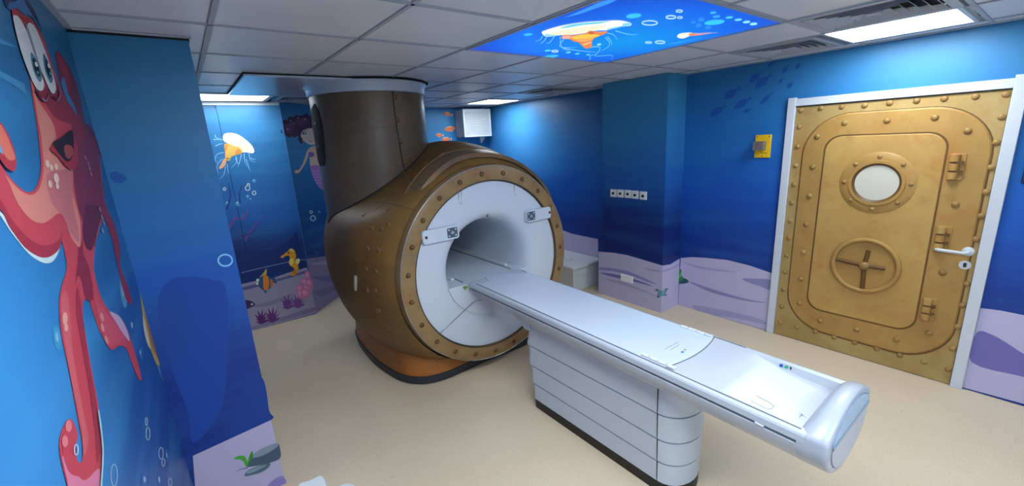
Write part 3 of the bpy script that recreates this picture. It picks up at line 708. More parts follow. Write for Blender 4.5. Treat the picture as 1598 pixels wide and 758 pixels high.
pad_px(1065, 549, 2.6, 1.5, ZT+0.005, 'badge', (70, 110, 180)); pad_px(1069, 545.5, 2.2, 1.2, ZT+0.005, 'badge', (150, 150, 90))
mark([(1165, 617), (1170, 614.5), (1178, 616), (1200, 627), (1208, 634), (1204, 637.5), (1196, 637), (1172, 625), (1165, 619), (1165, 617)], ZT-0.024, 'tray_outline', M_INK, 0.0012)
h0, h1, h2 = onZ(1245, 655, 0.762), onZ(1249, 648, 0.762), onZ(1264, 655, 0.762)
MB().tube([h0+Vector((0, 0, 0.0)), h1+Vector((0, 0, 0.01)), h2+Vector((0, 0, 0.0))], 0.005, 6).build('tray_hook', M_WHITE2, tb, smooth=True)
for (x, y, c_, rx) in ((1219, 570, (50, 80, 170), 3), (1227, 572.5, (60, 160, 130), 3.5), (1234, 574.5, (40, 50, 60), 1.4)):
    X_ = TX(0.62)+0.186
    MB().add([onX(x+rx*math.cos(a), y+2.6*math.sin(a), X_) for a in [2*PI*k/14 for k in range(14)]], [list(range(14))]).build('badge', ink(c_, 1.0), tb)
MB().tube([(TX(.62)-0.238, 0.53, 0.762), (TX(.6)-0.239, 0.56, 0.765)], 0.006, 6).build('screw_cap', M_WHITE2, tb)
# pedestal: three grooves, side panels and rounded nose
PXC = 1.80
def ped(k, z, y0=0.925, y1=2.05, hw=0.158):
    hw *= k; r = hw*0.98; pts = []
    for i in range(13):
        a = PI+PI*i/12; pts.append((PXC+hw*math.cos(a), 1.05+0.125*k*math.sin(a), z))
    for i in range(7):
        a = PI/2*i/6*1.0; pts.append((PXC+hw-0.04+0.04*math.cos(a), y1-0.04+0.04*math.sin(a), z))
    for i in range(7):
        a = PI/2+PI/2*i/6; pts.append((PXC-hw+0.04+0.04*math.cos(a), y1-0.04+0.04*math.sin(a), z))
    return pts
MB().loft([ped(0.93, 0.0, y1=2.045), ped(0.945, 0.064, y1=2.045)], True, True, True).build('kick_plate', M_BLACK, tb, smooth=True)
zs = [0.062, 0.187, 0.322, 0.470, 0.69]
MB().loft([ped(0.86, 0.06, y1=2.0), ped(0.90, 0.70, y1=2.03)], True, True, True).build('pedestal_core', M_SEAM, tb, smooth=True)
for k in range(4):
    a, b = zs[k]+0.0055, zs[k+1]-0.0055
    ka = 0.95+0.03*k; kb = ka+0.005; yb = 2.085-0.012*(3-k)
    lo, hi = ped(ka, a, y1=yb), ped(kb, b, y1=yb); lo2, hi2 = ped(ka-0.12, a-0.002, y1=yb-0.02), ped(kb-0.12, b+0.002, y1=yb-0.02)
    if k == 3:
        hi = ped(1.10, 0.70); mid = ped(1.02, 0.62)
        secs = [lo2, lo, mid, hi]
    else: secs = [lo2, lo, hi, hi2]
    n = len(lo); nose = list(range(0, 13)); sideL = [n-1, 0]; rest = list(range(12, n))
    MB().loft([[s_[i] for i in nose] for s_ in secs], False).build('nose_panel', M_WHITE, tb, smooth=True, angle=40)
    MB().loft([[Vector(s_[i])+Vector((0, 0.004 if i == 0 else 0, 0)) for i in (n-1, 0)] for s_ in secs], False).build('side_panel', M_WHITE, tb, smooth=True, angle=40)
    MB().loft([[s_[i] for i in rest] for s_ in secs], False).build('back_panel', M_WHITE, tb, smooth=True, angle=40)
n = len(ped(1, 0)); x_, y_ = ped(0.999, 0)[0][:2]
MB().tube([(ped(0.952, 0)[0][0]-0.0005, y_+0.002, 0.067), (ped(0.982, 0)[0][0]-0.0005, y_+0.002, 0.19), (ped(1.012, 0)[0][0]-0.0005, y_+0.002, 0.33), (ped(1.042, 0)[0][0]-0.0005, y_+0.002, 0.475), (ped(1.05, 0)[0][0]-0.001, y_+0.002, 0.64)], 0.0018, 6).build('panel_seam', M_SEAM, tb)
# cove toward the scanner
mb = MB(); secs = []
for y, k in ((2.02, 1.0), (2.06, 1.0), (2.12, 0.8), (2.2, 0.45), (2.3, 0.2)):
    c_ = TX(y); secs.append([(c_-0.16, y, 0.74), (c_-0.155, y, 0.735-0.14*k), (c_+0.155, y, 0.735-0.14*k), (c_+0.16, y, 0.74)])
mb.loft(secs, True, True, True); mb.build('support_cove', M_WHITE, tb, smooth=True, angle=40)
h = onX(827, 507, 1.633); MB().tube([h+Vector((0.004, 0, 0)), h-Vector((0.003, 0, 0))], 0.009, 10).build('screw', M_GREYPL, tb)

# ------------------------------------------------------------------ gold door
D1 = thing('door_1', (XR, 0.82, 0), kind='structure')
D1['label'] = 'gold submarine hatch door with porthole and wheel in a white frame'
FY0, FY1, FH = 0.262, 1.388, 1.962
MB().box(XR-0.03, XR+0.05, FY1, FY1+0.056, 0, 2.028).build('frame_jamb', M_FRAME, D1, bevel=0.003)
MB().box(XR-0.03, XR+0.05, FY0-0.06, FY0, 0, 2.035).build('frame_jamb', M_FRAME, D1, bevel=0.003)
MB().box(XR-0.024, XR+0.05, FY0, FY1, FH, 2.018).build('frame_head', M_FRAME, D1, bevel=0.003)
LX = XR-0.008                                   # front of the leaf
MB().box(LX-0.01, XR+0.06, FY0, FY1, FH-0.006, FH).build('shadow_gap', M_DARK, D1)
leaf = MB().box(LX, XR-0.0005, FY0+0.003, FY1-0.003, 0.006, FH-0.006).build('door_leaf', M_DOORB, D1)
def slab(pts, d0, d1, name, mt, parent, ch=0.006):
    cy, cz = sum(p[0] for p in pts)/len(pts), sum(p[1] for p in pts)/len(pts)
    def S(k): return [(cy+(y-cy)*k, cz+(z-cz)*k) for y, z in pts]
    mb = MB(); mb.loft([[(LX-d0, y, z) for y, z in pts], [(LX-d1, y, z) for y, z in S(1-ch)]], True, False, True)
    return mb.build(name, mt, parent, smooth=True, angle=30)
slab(rrect(0.286, 1.316, 0.124, 1.889, 0.305, 10), 0, 0.0006, 'panel_edge', M_DOORD, D1, 0.0)
op = slab(rrect(0.295, 1.31, 0.135, 1.885, 0.30, 10), 0.0006, 0.0075, 'outer_panel', M_DOORO, D1, 0.012)
slab(rrect(0.484, 1.168, 0.316, 1.730, 0.11, 8), 0.006, 0.0078, 'panel_groove', M_DOORD, D1, 0.001)
ip = slab(rrect(0.494, 1.158, 0.326, 1.720, 0.105, 8), 0.007, 0.0115, 'inner_panel', M_DOORI, D1, 0.008)
def yz(cy, cz, r, x, n=40, k=1.0): return [(x, cy+r*k*math.cos(2*PI*i/n), cz+r*math.sin(2*PI*i/n)) for i in range(n)]
PCY, PCZ = 0.822, 1.382
mb = MB(); mb.loft([yz(PCY, PCZ, 0.222, LX-0.010), yz(PCY, PCZ, 0.212, LX-0.018), yz(PCY, PCZ, 0.162, LX-0.020), yz(PCY, PCZ, 0.160, LX-0.028), yz(PCY, PCZ, 0.142, LX-0.028), yz(PCY, PCZ, 0.126, LX-0.012)])
port = mb.build('porthole_ring', M_DOORO, D1, smooth=True, angle=40)
mb = MB(); mb.loft([yz(PCY, PCZ, 0.158, LX-0.0285), yz(PCY, PCZ, 0.128, LX-0.0125)]); 
mb = MB(); mb.loft([yz(PCY, PCZ, 0.141, LX-0.0286), yz(PCY, PCZ, 0.1255, LX-0.0135)]); mb.build('bezel', M_DOORD, port, smooth=True)
MB().loft([yz(PCY, PCZ, 0.1255, LX-0.0135), yz(PCY, PCZ, 0.001, LX-0.0135)]).build('porthole_glass', mat('cream_glass', (204, 198, 184), 0.25), D1)
WCY, WCZ = 0.818, 0.762
slab([(WCY+0.185*math.cos(a), WCZ+0.185*math.sin(a)) for a in [2*PI*k/40 for k in range(40)]], 0.010, 0.0125, 'wheel_recess', M_DOORO, D1, 0.0)
wheel = MB().tube([(LX-0.022, WCY+0.195*math.cos(a), WCZ+0.198*math.sin(a)) for a in [2*PI*k/48 for k in range(48)]], 0.0165, 10, closed=True).build('wheel', M_DOORO, D1, smooth=True, angle=80)
for a in (5, 95, 180, 268):
    a = math.radians(a); L = 0.182 if a > 4 or a < 1 else 0.12
    MB().tube([(LX-0.022, WCY, WCZ), (LX-0.016, WCY+L*math.cos(a), WCZ+L*math.sin(a))], 0.014, 8).build('spoke', M_DOORD, wheel, smooth=True, angle=60)
rivet('hub', (LX-0.026, WCY, WCZ), (-1, 0, 0), wheel, M_DOORR, 0.034, 0.02, 'hub')
for hz in (1.503, 1.03, 0.52):
    hg = MB().prism(rrect(0.395, 0.468, hz-0.085, hz+0.085, 0.015, 3), 'x', LX-0.014, LX-0.003).build('hinge', M_DOORO, D1, bevel=0.003)
    for k in (-1, 0, 1): MB().tube([(LX-0.018, 0.446, hz+0.056*k-0.022), (LX-0.018, 0.446, hz+0.056*k+0.022)], 0.026, 12).build('knuckle', M_DOORI if k else M_DOORO, hg, smooth=True, angle=60)
    for k in (-0.5, 0.5): MB().box(LX-0.034, LX-0.011, 0.402, 0.466, hz+0.056*k-0.008, hz+0.056*k+0.008).build('slot', M_DOORD, hg)
a1 = lambda x, y: (1180+x/2.806, 110+y/2.806); a2 = lambda x, y: (1180+x/2.526, 340+y/2.526)
border = [a1(*p) for p in ((283, 166), (376, 158), (476, 152), (585, 142), (703, 132), (824, 122), (960, 114), (1095, 104), (197, 174), (189, 247), (181, 333), (173, 417), (165, 498), (156, 578), (149, 657), (142, 735), (1080, 203), (1058, 315), (1034, 425), (1012, 532), (990, 638), (970, 740))]
border += [a2(*p) for p in ((128, 78), (120, 148), (114, 213), (107, 282), (101, 348), (95, 412), (160, 430), (232, 448), (307, 470), (388, 492), (474, 516), (566, 541), (662, 567), (757, 596), (866, 85), (833, 260), (813, 345), (796, 430), (778, 515))]
panel = [a1(*p) for p in ((268, 289), (388, 229), (573, 219), (783, 206), (926, 264), (248, 422), (234, 550), (221, 675), (873, 587))]+[a2(*p) for p in ((198, 27), (187, 135), (176, 241), (170, 335), (253, 405), (395, 440), (553, 479), (682, 454), (735, 216))]
portr = [a1(*p) for p in ((551, 370), (436, 405), (662, 405), (387, 485), (697, 493), (417, 566), (515, 602), (628, 578))]
def edge(p): return Vector((p.x, min(FY1-0.022, max(FY0+0.022, p.y)), min(FH-0.03, max(0.03, p.z))))
for p in border: rivet('border', edge(onX(*p, LX)), (-1, 0, 0), leaf, M_DOORR, 0.020, 0.013)
for p in panel: rivet('panel', onX(*p, LX-0.0075), (-1, 0, 0), op, M_DOORR, 0.021, 0.014)
for k in range(8):
    a = math.radians(90+45*k); rivet('port', (LX-0.0185, PCY+0.188*math.cos(a), PCZ+0.188*math.sin(a)), (-1, 0, 0), port, M_DOORR, 0.015, 0.011)
rose = MB().loft([yz(0.306, 0.960, 0.030, LX, 24), yz(0.306, 0.960, 0.030, LX-0.012, 24), yz(0.306, 0.960, 0.026, LX-0.016, 24)], True, False, True).build('handle', M_WHITE2, D1, smooth=True, angle=50)
rose['label'] = 'white lever handle'
MB().tube([(LX-0.01, 0.306, 0.958), (LX-0.045, 0.306, 0.956), (LX-0.055, 0.32, 0.955), (LX-0.055, 0.40, 0.957), (LX-0.055, 0.44, 0.958), (LX-0.04, 0.45, 0.956)], 0.0105, 10).build('lever', M_WHITE2, rose, smooth=True, angle=70)
lk = MB().loft([yz(0.308, 0.868, 0.030, LX, 24), yz(0.308, 0.868, 0.029, LX-0.010, 24)], True, False, True).build('lock', M_WHITE2, D1, smooth=True, angle=50)
MB().prism(rrect(0.300, 0.316, 0.853, 0.884, 0.007, 4), 'x', LX-0.012, LX-0.008).build('keyhole', M_SEAM, lk)

# ------------------------------------------------------------------ wall fittings
eb = thing('emergency_button', (XR, 1.612, 1.655), 'yellow wall plate with a clear-hooded button left of the gold door', 'switch')
MB().box(XR-0.012, XR, 1.55, 1.676, 1.562, 1.752).build('back_plate', mat('signal_yellow', (236, 190, 24), 0.4), eb, bevel=0.003)
MB().prism(rrect(1.585, 1.665, 1.625, 1.70, 0.01, 4), 'x', XR-0.075, XR-0.012).build('hood', mat('clear_hood', (200, 196, 200), 0.15, trans=0.75), eb)
MB().loft([yz(1.622, 1.662, 0.024, XR-0.05, 20), yz(1.622, 1.662, 0.024, XR-0.012, 20)], True, True, True).build('push_button', mat('button_red', (150, 60, 50), 0.4), eb, smooth=True)
for y, z in ((1.566, 1.738), (1.612, 1.575), (1.660, 1.738)): MB().loft([yz(y, z, 0.005, XR-0.0135, 8), yz(y, z, 0.005, XR-0.012, 8)], True, True, True).build('screw', M_SEAM, eb)
MB().box(XR-0.0128, XR-0.012, 1.575, 1.625, 1.598, 1.602).build('text_line', M_SEAM, eb)

names = ['leftmost of the five small square wall outlets on the blue column', 'second from left of the five square wall outlets on the column', 'middle one of the five square wall outlets on the column', 'fourth from left of the five square wall outlets on the column', 'rightmost of the five square wall outlets on the column']
for k in range(5):
    yc = [2.957, 2.863, 2.767, 2.677, 2.580][k]; zc = [1.207, 1.209, 1.210, 1.209, 1.206][k]
    t = thing('wall_outlet', (CX, yc, zc), names[k], 'outlet', 'square outlets on the column')
    MB().box(CX-0.010, CX, yc-0.041, yc+0.041, zc-0.041, zc+0.041).build('face_plate', mat('socket_white', (236, 238, 238), 0.3), t, bevel=0.003)
    MB().loft([yz(yc, zc, 0.024, CX-0.0105, 16), yz(yc, zc, 0.022, CX-0.004, 16), yz(yc, zc, 0.001, CX-0.0042, 16)]).build('connector_well', M_GREYPL, t, smooth=True)
    MB().loft([yz(yc, zc-0.004*(k > 2), 0.014, CX-0.018, 12), yz(yc, zc-0.004*(k > 2), 0.014, CX-0.009, 12)], True, True, True).build('plug_hole', M_BLACK, t)
t = thing('power_socket', (CX, 2.77, 0.275), 'white double power socket low on the column sand print', 'outlet')
MB().box(CX-0.012, CX, 2.692, 2.850, 0.236, 0.314).build('face_plate', mat('socket_white', (236, 238, 238), 0.3), t, bevel=0.004)
for yc in (2.731, 2.811):
    MB().loft([yz(yc, 0.275, 0.028, CX-0.0125, 20), yz(yc, 0.275, 0.022, CX-0.006, 20), yz(yc, 0.275, 0.001, CX-0.006, 20)]).build('socket_well', M_GREYPL, t, smooth=True)
    for d in (-0.009, 0.009): MB().loft([yz(yc+d, 0.275, 0.004, CX-0.0075, 8), yz(yc+d, 0.275, 0.001, CX-0.0075, 8)]).build('pin_hole', M_BLACK, t)
# louvred grille in the far corner
gb = thing('air_grille', (3.635, 5.62, 1.9), 'white louvred air grille hung high in the far corner beside printed fish', 'air vent')
GY = 5.5; gx0, gx1, gz0, gz1 = 3.39, 3.88, 1.90, 2.30
mb = MB()
for a in ((gx0, gx0+0.03, gz0, gz1), (gx1-0.03, gx1, gz0, gz1), (gx0+0.03, gx1-0.03, gz0, gz0+0.03), (gx0+0.03, gx1-0.03, gz1-0.035, gz1)): mb.box(a[0], a[1], GY, GY+0.04, a[2], a[3])
mb.build('frame', M_WHITE2, gb, bevel=0.003)
MB().box(gx0+0.01, gx1-0.01, GY+0.04, YB, gz0+0.01, gz1-0.01).build('duct_box', M_WHITE2, gb)
for k in range(18):
    z = gz0+0.035+k*0.0188
    mb = MB(); mb.prism([(GY+0.004, z), (GY+0.004, z+0.011), (GY+0.034, z+0.024), (GY+0.034, z+0.019)], 'x', gx0+0.028, gx1-0.028); mb.build('slat', M_WHITE2, gb)
# low white cabinet behind the column
cb = thing('low_cabinet', (3.7, 3.9, 0), 'low white cabinet with a thick lid against the right wall behind the column', 'cabinet')
MB().box(3.45, 3.94, 3.40, 4.75, 0.0, 0.29).build('body', mat('cabinet_white', (206, 204, 200), 0.4), cb, bevel=0.004)
MB().box(3.415, 3.95, 3.36, 4.79, 0.292, 0.325).build('lid', M_WHITE2, cb, bevel=0.008)
MB().box(3.475, 3.70, 3.392, 3.40, 0.20, 0.28).build('drawer', M_WHITE2, cb, bevel=0.002)
MB().box(3.475, 3.70, 3.394, 3.40, 0.02, 0.192).build('door', M_WHITE2, cb, bevel=0.002)
MB().box(3.71, 3.93, 3.394, 3.40, 0.02, 0.28).build('door', M_WHITE2, cb, bevel=0.002)
for y in (3.62, 3.74, 3.9): MB().box(3.60, 3.68, y, y+0.05, 0.3255, 0.335).build('lid_rib', M_WHITE2, cb, bevel=0.003)
# small dark box right of the door
wb = thing('wall_box', (XR, 0.11, 1.5), 'dark navy wall box at the right picture edge beside the door frame', 'wall box')
MB().box(XR-0.03, XR, -0.02, 0.152, 1.412, 1.60).build('casing', mat('navy_box', (26, 34, 66), 0.5), wb, bevel=0.004)
MB().box(XR-0.032, XR-0.029, 0.0, 0.13, 1.44, 1.57).build('front_panel', mat('navy_panel', (34, 44, 84), 0.35), wb)
# white corner of something low at the near picture edge
st = thing('white_stool', (0.36, 1.10, 0), 'white object with two rounded corners at the lower picture edge', 'stool')
p0, p1, p2 = onZ(465, 758, 0.42), onZ(503, 741, 0.42), onZ(507, 760, 0.42)
def blob(pts, z0, z1, nm):
    mb = MB(); cx_, cy_ = sum(p[0] for p in pts)/len(pts), sum(p[1] for p in pts)/len(pts)
    mb.loft([[(cx_+(x-cx_)*k, cy_+(y-cy_)*k, z) for x, y in pts] for k, z in ((0.93, z0), (1, z0+0.012), (1, z1-0.012), (0.93, z1))], True, True, True)
    return mb.build(nm, M_WHITE2, st, smooth=True, angle=50)

def corner(px0, py0, px1, py1, zt, w_):
    a, b = onZ(px0, py0, zt), onZ(px1, py1, zt); return a, b
qa, qb_, qc, qd = onZ(464, 757, 0.42), onZ(503, 741, 0.42), onZ(508, 764, 0.42), onZ(470, 785, 0.42)
blob([(p.x, p.y) for p in spline([(qa.x, qa.y, 0), ((qa.x+qb_.x)/2, (qa.y+qb_.y)/2, 0), (qb_.x, qb_.y, 0), (qc.x, qc.y, 0), (qd.x, qd.y, 0)], 4)], 0.38, 0.42, 'seat_wing')
qa, qb_, qc, qd = onZ(530, 757, 0.42), onZ(552, 755, 0.42), onZ(556, 775, 0.42), onZ(526, 780, 0.42)
blob([(p.x, p.y) for p in spline([(qa.x, qa.y, 0), (qb_.x, qb_.y, 0), (qc.x, qc.y, 0), (qd.x, qd.y, 0)], 5)], 0.38, 0.42, 'seat_wing')
e0, e1, e2, e3 = onZ(466, 775, 0.40), onZ(556, 768, 0.40), onZ(560, 900, 0.40), onZ(470, 900, 0.40)
blob([(p.x, p.y) for p in (e0, e1, e2, e3)], 0.36, 0.41, 'seat')
cst = (e0+e1+e2+e3)/4
MB().tube([(cst.x, cst.y, 0.0), (cst.x, cst.y, 0.03), (cst.x, cst.y, 0.05), (cst.x, cst.y, 0.36)], [0.16, 0.15, 0.03, 0.03], 16).build('pedestal', M_WHITE2, st, smooth=True)

# ------------------------------------------------------------------ cupboard with mural doors
CYF = 5.05
cup = thing('cupboard', (0.53, 5.3, 0), 'tall mural-covered cupboard with jellyfish, seahorse and striped fish print', 'cupboard')
MB().box(PX1, 0.905, CYF+0.02, YB, 0, 2.30).build('carcass', M_CUP, cup)
DXs = 0.372
MB().box(PX1+0.002, DXs-0.002, CYF, CYF+0.02, 0.0, 2.262).build('side_strip', M_CUP, cup)
MB().box(DXs+0.002, 0.918, CYF, CYF+0.02, 0.60, 2.30).build('door', M_CUP, cup)
MB().box(DXs+0.002, 0.918, CYF, CYF+0.02, 0.0, 0.597).build('lower_door', M_CUP, cup)
MB().box(0.906, 0.922, CYF+0.001, CYF+0.022, 0.0, 2.30).build('edge_strip', mat('edge_blue', (90, 150, 210), 0.4), cup)
MB().box(PX1+0.002, 0.92, CYF+0.003, CYF+0.02, 2.302, 2.335).build('top_filler', M_WHITE2, cup)
PCU = Plane((0, CYF, 0), (0, -1, 0)); c3 = lambda x, y: (300+x/3.295, 100+y/3.295); c4 = lambda x, y: (320+x/3.295, 300+y/3.295); c8 = lambda x, y: (320+x/6.89, 190+y/6.89)
PD = Plane(DA, (1, -1, 0)); PB = Plane((0, YB, 0), (0, -1, 0)); PR = Plane((XR, 0, 0), (-1, 0, 0)); PCF = Plane((CX, 0, 0), (-1, 0, 0)); PCS = Plane((0, CY0, 0), (0, -1, 0))
PL = Plane((XL, 0, 0), (1, 0, 0)); PP = Plane((0, PY, 0), (0, -1, 0))
M_CUPG = 1.15
SAND, SAND2, STREAK, STREAK2 = (152, 146, 172), (164, 154, 186), (112, 108, 152), (132, 126, 160)
def sandfig(pl, top, bot, parent, streaks=(), g=1.6, name='sand_print', base=0):
    F = Fig(pl, g, base=base); F.poly(top+bot, SAND, 0)
    for s_ in streaks: F.poly(s_[0], s_[1], 4)
    return F.build(name, parent, 'lavender sea floor printed on the wall')
F = Fig(PCU, 1.35); L0 = PX1+0.003
bl = lambda X, z: None
def clipx(px, py, X, pl): return px
# deep water and dark rock silhouettes
F.poly([c4(*p) for p in ((60, 360), (160, 300), (200, 290), (330, 300), (360, 290), (420, 260), (470, 200), (512, 340), (524, 388), (420, 415), (350, 440), (195, 470), (100, 490))], (24, 52, 112), 0)
F.build('dark_water_print', cup)
F = Fig(PCU, 1.35, base=2)
low = [PCU.p for _ in ()]
F.poly([c4(40, 500), c4(195, 470), c4(260, 455), c4(350, 440), c4(420, 415), c4(524, 386), c4(572, 620), c4(240, 712), c4(90, 756)], SAND, 0)
F.poly([c4(*p) for p in ((190, 490), (300, 462), (420, 432), (525, 400), (526, 412), (420, 444), (300, 478), (190, 505))], (92, 96, 142)); F.poly([c4(*p) for p in ((220, 590), (330, 560), (460, 520), (340, 580))], (134, 128, 160)); F.poly([c4(*p) for p in ((240, 690), (400, 640), (560, 590), (565, 610), (420, 655), (245, 705))], (128, 120, 158))
F.build('sand_print', cup, 'lavender sea floor printed along the cupboard foot')
F = Fig(PCU, M_CUPG, base=4)
for pts in ([(110, 140), (120, 170), (190, 190)], [(90, 190), (150, 190), (200, 200)], [(110, 260), (160, 240), (210, 230)], [(200, 330), (130, 350), (110, 410), (150, 460)], [(220, 480), (200, 570), (150, 620)], [(240, 450), (250, 540), (270, 560)], [(330, 370), (340, 430), (280, 500)],
            [(330, 390), (360, 450), (395, 350)], [(390, 350), (370, 440), (350, 490)], [(420, 340), (430, 430), (490, 530)], [(440, 400), (470, 480), (480, 520)], [(470, 340), (490, 410), (540, 435)], [(490, 390), (530, 405), (550, 400)], [(180, 400), (130, 470), (140, 560)]):
    F.stroke([c8(*p) for p in pts], 1.3, (150, 205, 240))
F.poly([c8(*p) for p in [(190, 170), (210, 130), (270, 118), (350, 135), (430, 185), (500, 250), (530, 310), (510, 338), (450, 330), (390, 325), (350, 280), (290, 260), (240, 228), (205, 210)]], (246, 246, 226))
F.poly([c8(*p) for p in [(230, 190), (300, 180), (400, 230), (480, 310), (400, 310), (340, 260), (270, 230)]], (255, 240, 190))
F.poly([c8(*p) for p in [(210, 240), (260, 232), (300, 255), (370, 275), (402, 320), (380, 345), (320, 360), (280, 380), (260, 418), (220, 400), (215, 320), (205, 270)]], (250, 186, 92))
F.poly([c8(*p) for p in [(210, 250), (250, 240), (240, 280), (230, 310), (210, 300)]], (232, 150, 80)); F.poly([c8(*p) for p in [(320, 350), (350, 290), (390, 320), (370, 345)]], (228, 150, 80)); F.poly([c8(*p) for p in [(205, 395), (228, 415), (215, 470), (165, 507), (150, 495), (175, 450)]], (238, 176, 130)); F.ell(*c8(245, 396), 2.6, 1.8, (196, 130, 60))
F.build('jellyfish_print', cup, 'cream and orange jellyfish print')
for x, y, r in ((285, 637, 3.6), (318, 662, 2.8), (166, 642, 2), (289, 620, 1.8)):
    F = Fig(PCU, M_CUPG, base=4); F.ring(*c3(x, y), r, (225, 240, 250), 1.3); F.build('bubble_print', cup)
for x, y, r in ((318, 600, 2.8), (285, 680, 2.6), (300, 693, 1.6), (235, 717, 4), (232, 1376, 4.6), (183, 716, 3.6)):
    if y == 1376: x, y = 172, 836
    F = Fig(PCU, M_CUPG, base=4); X_, Y_ = c3(x, y); F.ell(X_, Y_, r, r, (86, 172, 216)); F.ell(X_-r*.3, Y_-r*.35, r*.4, r*.35, (170, 220, 240)); F.build('bubble_print', cup)
F = Fig(PCU, 1.4, base=4)
F.stroke([c4(60, 260), c4(125, 180), c4(150, 140), c4(205, 130), c4(222, 85)], 4, (124, 84, 150)); F.stroke([c4(140, 150), c4(152, 125), c4(154, 105)], 3, (124, 84, 150)); F.stroke([c4(200, 126), c4(196, 110), c4(198, 95)], 2.5, (124, 84, 150)); F.stroke([c4(205, 250), c4(230, 205), c4(255, 170), c4(305, 118)], 4, (104, 76, 150)); F.stroke([c4(140, 280), c4(170, 230), c4(225, 215), c4(290, 165)], 3, (70, 62, 130)); F.stroke([c4(110, 90), c4(130, 20), c4(120, -50)], 4, (44, 66, 130)); F.stroke([c4(180, 60), c4(178, 10), c4(190, -40)], 3, (44, 66, 130))
F.build('coral_branch_print', cup)
F = Fig(PCU, 1.5, base=6)
F.poly([c4(*p) for p in ((430, 300), (445, 290), (462, 305), (468, 330), (462, 350), (472, 360), (480, 385), (475, 412), (458, 430), (442, 424), (446, 412), (458, 415), (462, 400), (452, 385), (440, 378), (430, 360), (436, 340), (430, 325), (412, 328), (398, 338), (388, 330), (400, 322), (418, 308))], (222, 150, 44))
F.poly([c4(*p) for p in ((440, 340), (455, 345), (452, 365), (444, 375), (434, 362))], (246, 204, 96)); F.poly([c4(*p) for p in ((466, 345), (486, 342), (484, 362), (472, 370))], (240, 216, 130)); F.ell(*c4(430, 311), 1.6, 1.6, (90, 60, 40)); F.poly([c4(*p) for p in ((450, 405), (470, 400), (470, 420), (452, 426))], (200, 120, 36)); F.poly([c4(*p) for p in ((430, 298), (445, 288), (462, 303), (448, 304))], (244, 190, 80))
F.build('seahorse_print', cup, 'orange seahorse print')
F = Fig(PCU, 1.4, base=6)
F.poly([c4(*p) for p in ((280, 440), (300, 415), (316, 392), (312, 430))], (206, 170, 90)); F.poly([c4(*p) for p in ((340, 445), (366, 425), (360, 446), (370, 468), (344, 460))], (36, 92, 130)); F.poly([c4(*p) for p in ((295, 495), (312, 520), (318, 500))], (34, 110, 120))
F.poly([c4(*p) for p in ((266, 465), (280, 440), (310, 425), (340, 440), (350, 462), (340, 488), (310, 502), (284, 492))], (46, 84, 124)); F.poly([c4(*p) for p in ((300, 430), (322, 432), (330, 462), (322, 498), (302, 496))], (222, 128, 44)); F.poly([c4(*p) for p in ((338, 445), (350, 462), (344, 488), (336, 490))], (196, 104, 40)); F.ell(*c4(271, 452), 2.4, 2.6, (236, 240, 242)); F.poly([c4(*p) for p in ((262, 465), (272, 462), (274, 474), (264, 474))], (230, 220, 180))
F.build('striped_fish_print', cup, 'blue and orange striped fish print')
F = Fig(PCU, 1.4, base=6)
for bx, by, k, c_ in ((290, 668, 1.0, (86, 42, 104)), (345, 660, 1.05, (96, 50, 114)), (425, 592, 1.05, (104, 66, 128)), (478, 586, 1.0, (112, 72, 136))):
    pts = [(bx-30*k, by)]
    for a, L in ((-62, 30), (-40, 55), (-18, 66), (4, 72), (24, 66), (44, 55), (64, 40)):
        for da, ll in ((-9, 0.5), (0, 1.0)): t = math.radians(a+da); pts.append((bx+L*ll*k*math.sin(t), by-L*ll*k*math.cos(t)*1.0))
    pts += [(bx+30*k, by-4), (bx, by+10)]
    F.poly([c4(*p) for p in pts], c_, 0)
F.build('sea_anemone_print', cup, 'purple spiky sea plants print')
F = Fig(PCU, 1.4, base=6)
for x, y, rx, ry in ((527, 428, 4, 8), (512, 462, 7, 6), (488, 498, 6, 7), (528, 490, 8, 7), (515, 520, 8, 8), (536, 468, 6, 7), (490, 522, 4, 8)): F.ell(*c4(x, y), rx, ry, (196, 118, 158)); F.ell(*c4(x-3, y-4), rx*.55, ry*.5, (214, 146, 178))
F.build('pink_coral_print', cup)
F = Fig(PCU, 1.4, base=6); F.poly([c4(*p) for p in ((195, 560), (225, 555), (258, 573), (240, 590), (205, 600))], (70, 46, 100)); F.ell(*c4(241, 575), 1.6, 1.6, (230, 230, 240)); F.build('purple_fish_print', cup)
F = Fig(PCU, 1.5, base=6); F.stroke([c4(185, 414), c4(300, 386), c4(440, 356), c4(516, 345)], 1.0, (120, 140, 176), 3, taper=False); F.build('door_gap_line', cup)

# ------------------------------------------------------------------ mural figures on the walls
# mermaid on the angled wall
F = Fig(PD, 1.6)
F.poly([c3(*p) for p in ((598, 435), (625, 420), (660, 425), (660, 530), (612, 532), (604, 490), (600, 465), (584, 505), (560, 545), (545, 560), (528, 560), (530, 545), (550, 540), (572, 500), (586, 460))], (196, 170, 150))
F.poly([c3(*p) for p in ((608, 525), (660, 530), (700, 640), (660, 640), (630, 600), (615, 560))], (150, 110, 170))
for k in range(5): F.stroke([c3(612+6*k, 545+16*k), c3(635+6*k, 552+15*k), c3(660+5*k, 545+14*k)], 1.0, (176, 140, 190), taper=False)
F.poly([c3(*p) for p in ((598, 455), (615, 452), (628, 462), (618, 478), (602, 474))], (120, 80, 150)); F.poly([c3(*p) for p in ((556, 350), (575, 330), (620, 325), (660, 340), (655, 400), (610, 415), (580, 400), (562, 380))], (206, 182, 164))
F.poly([c3(*p) for p in ((465, 335), (475, 305), (500, 285), (530, 272), (570, 260), (610, 268), (650, 290), (650, 335), (620, 330), (590, 332), (566, 345), (558, 372), (562, 405), (550, 395), (545, 372), (520, 368), (495, 372), (472, 358))], (66, 34, 62))
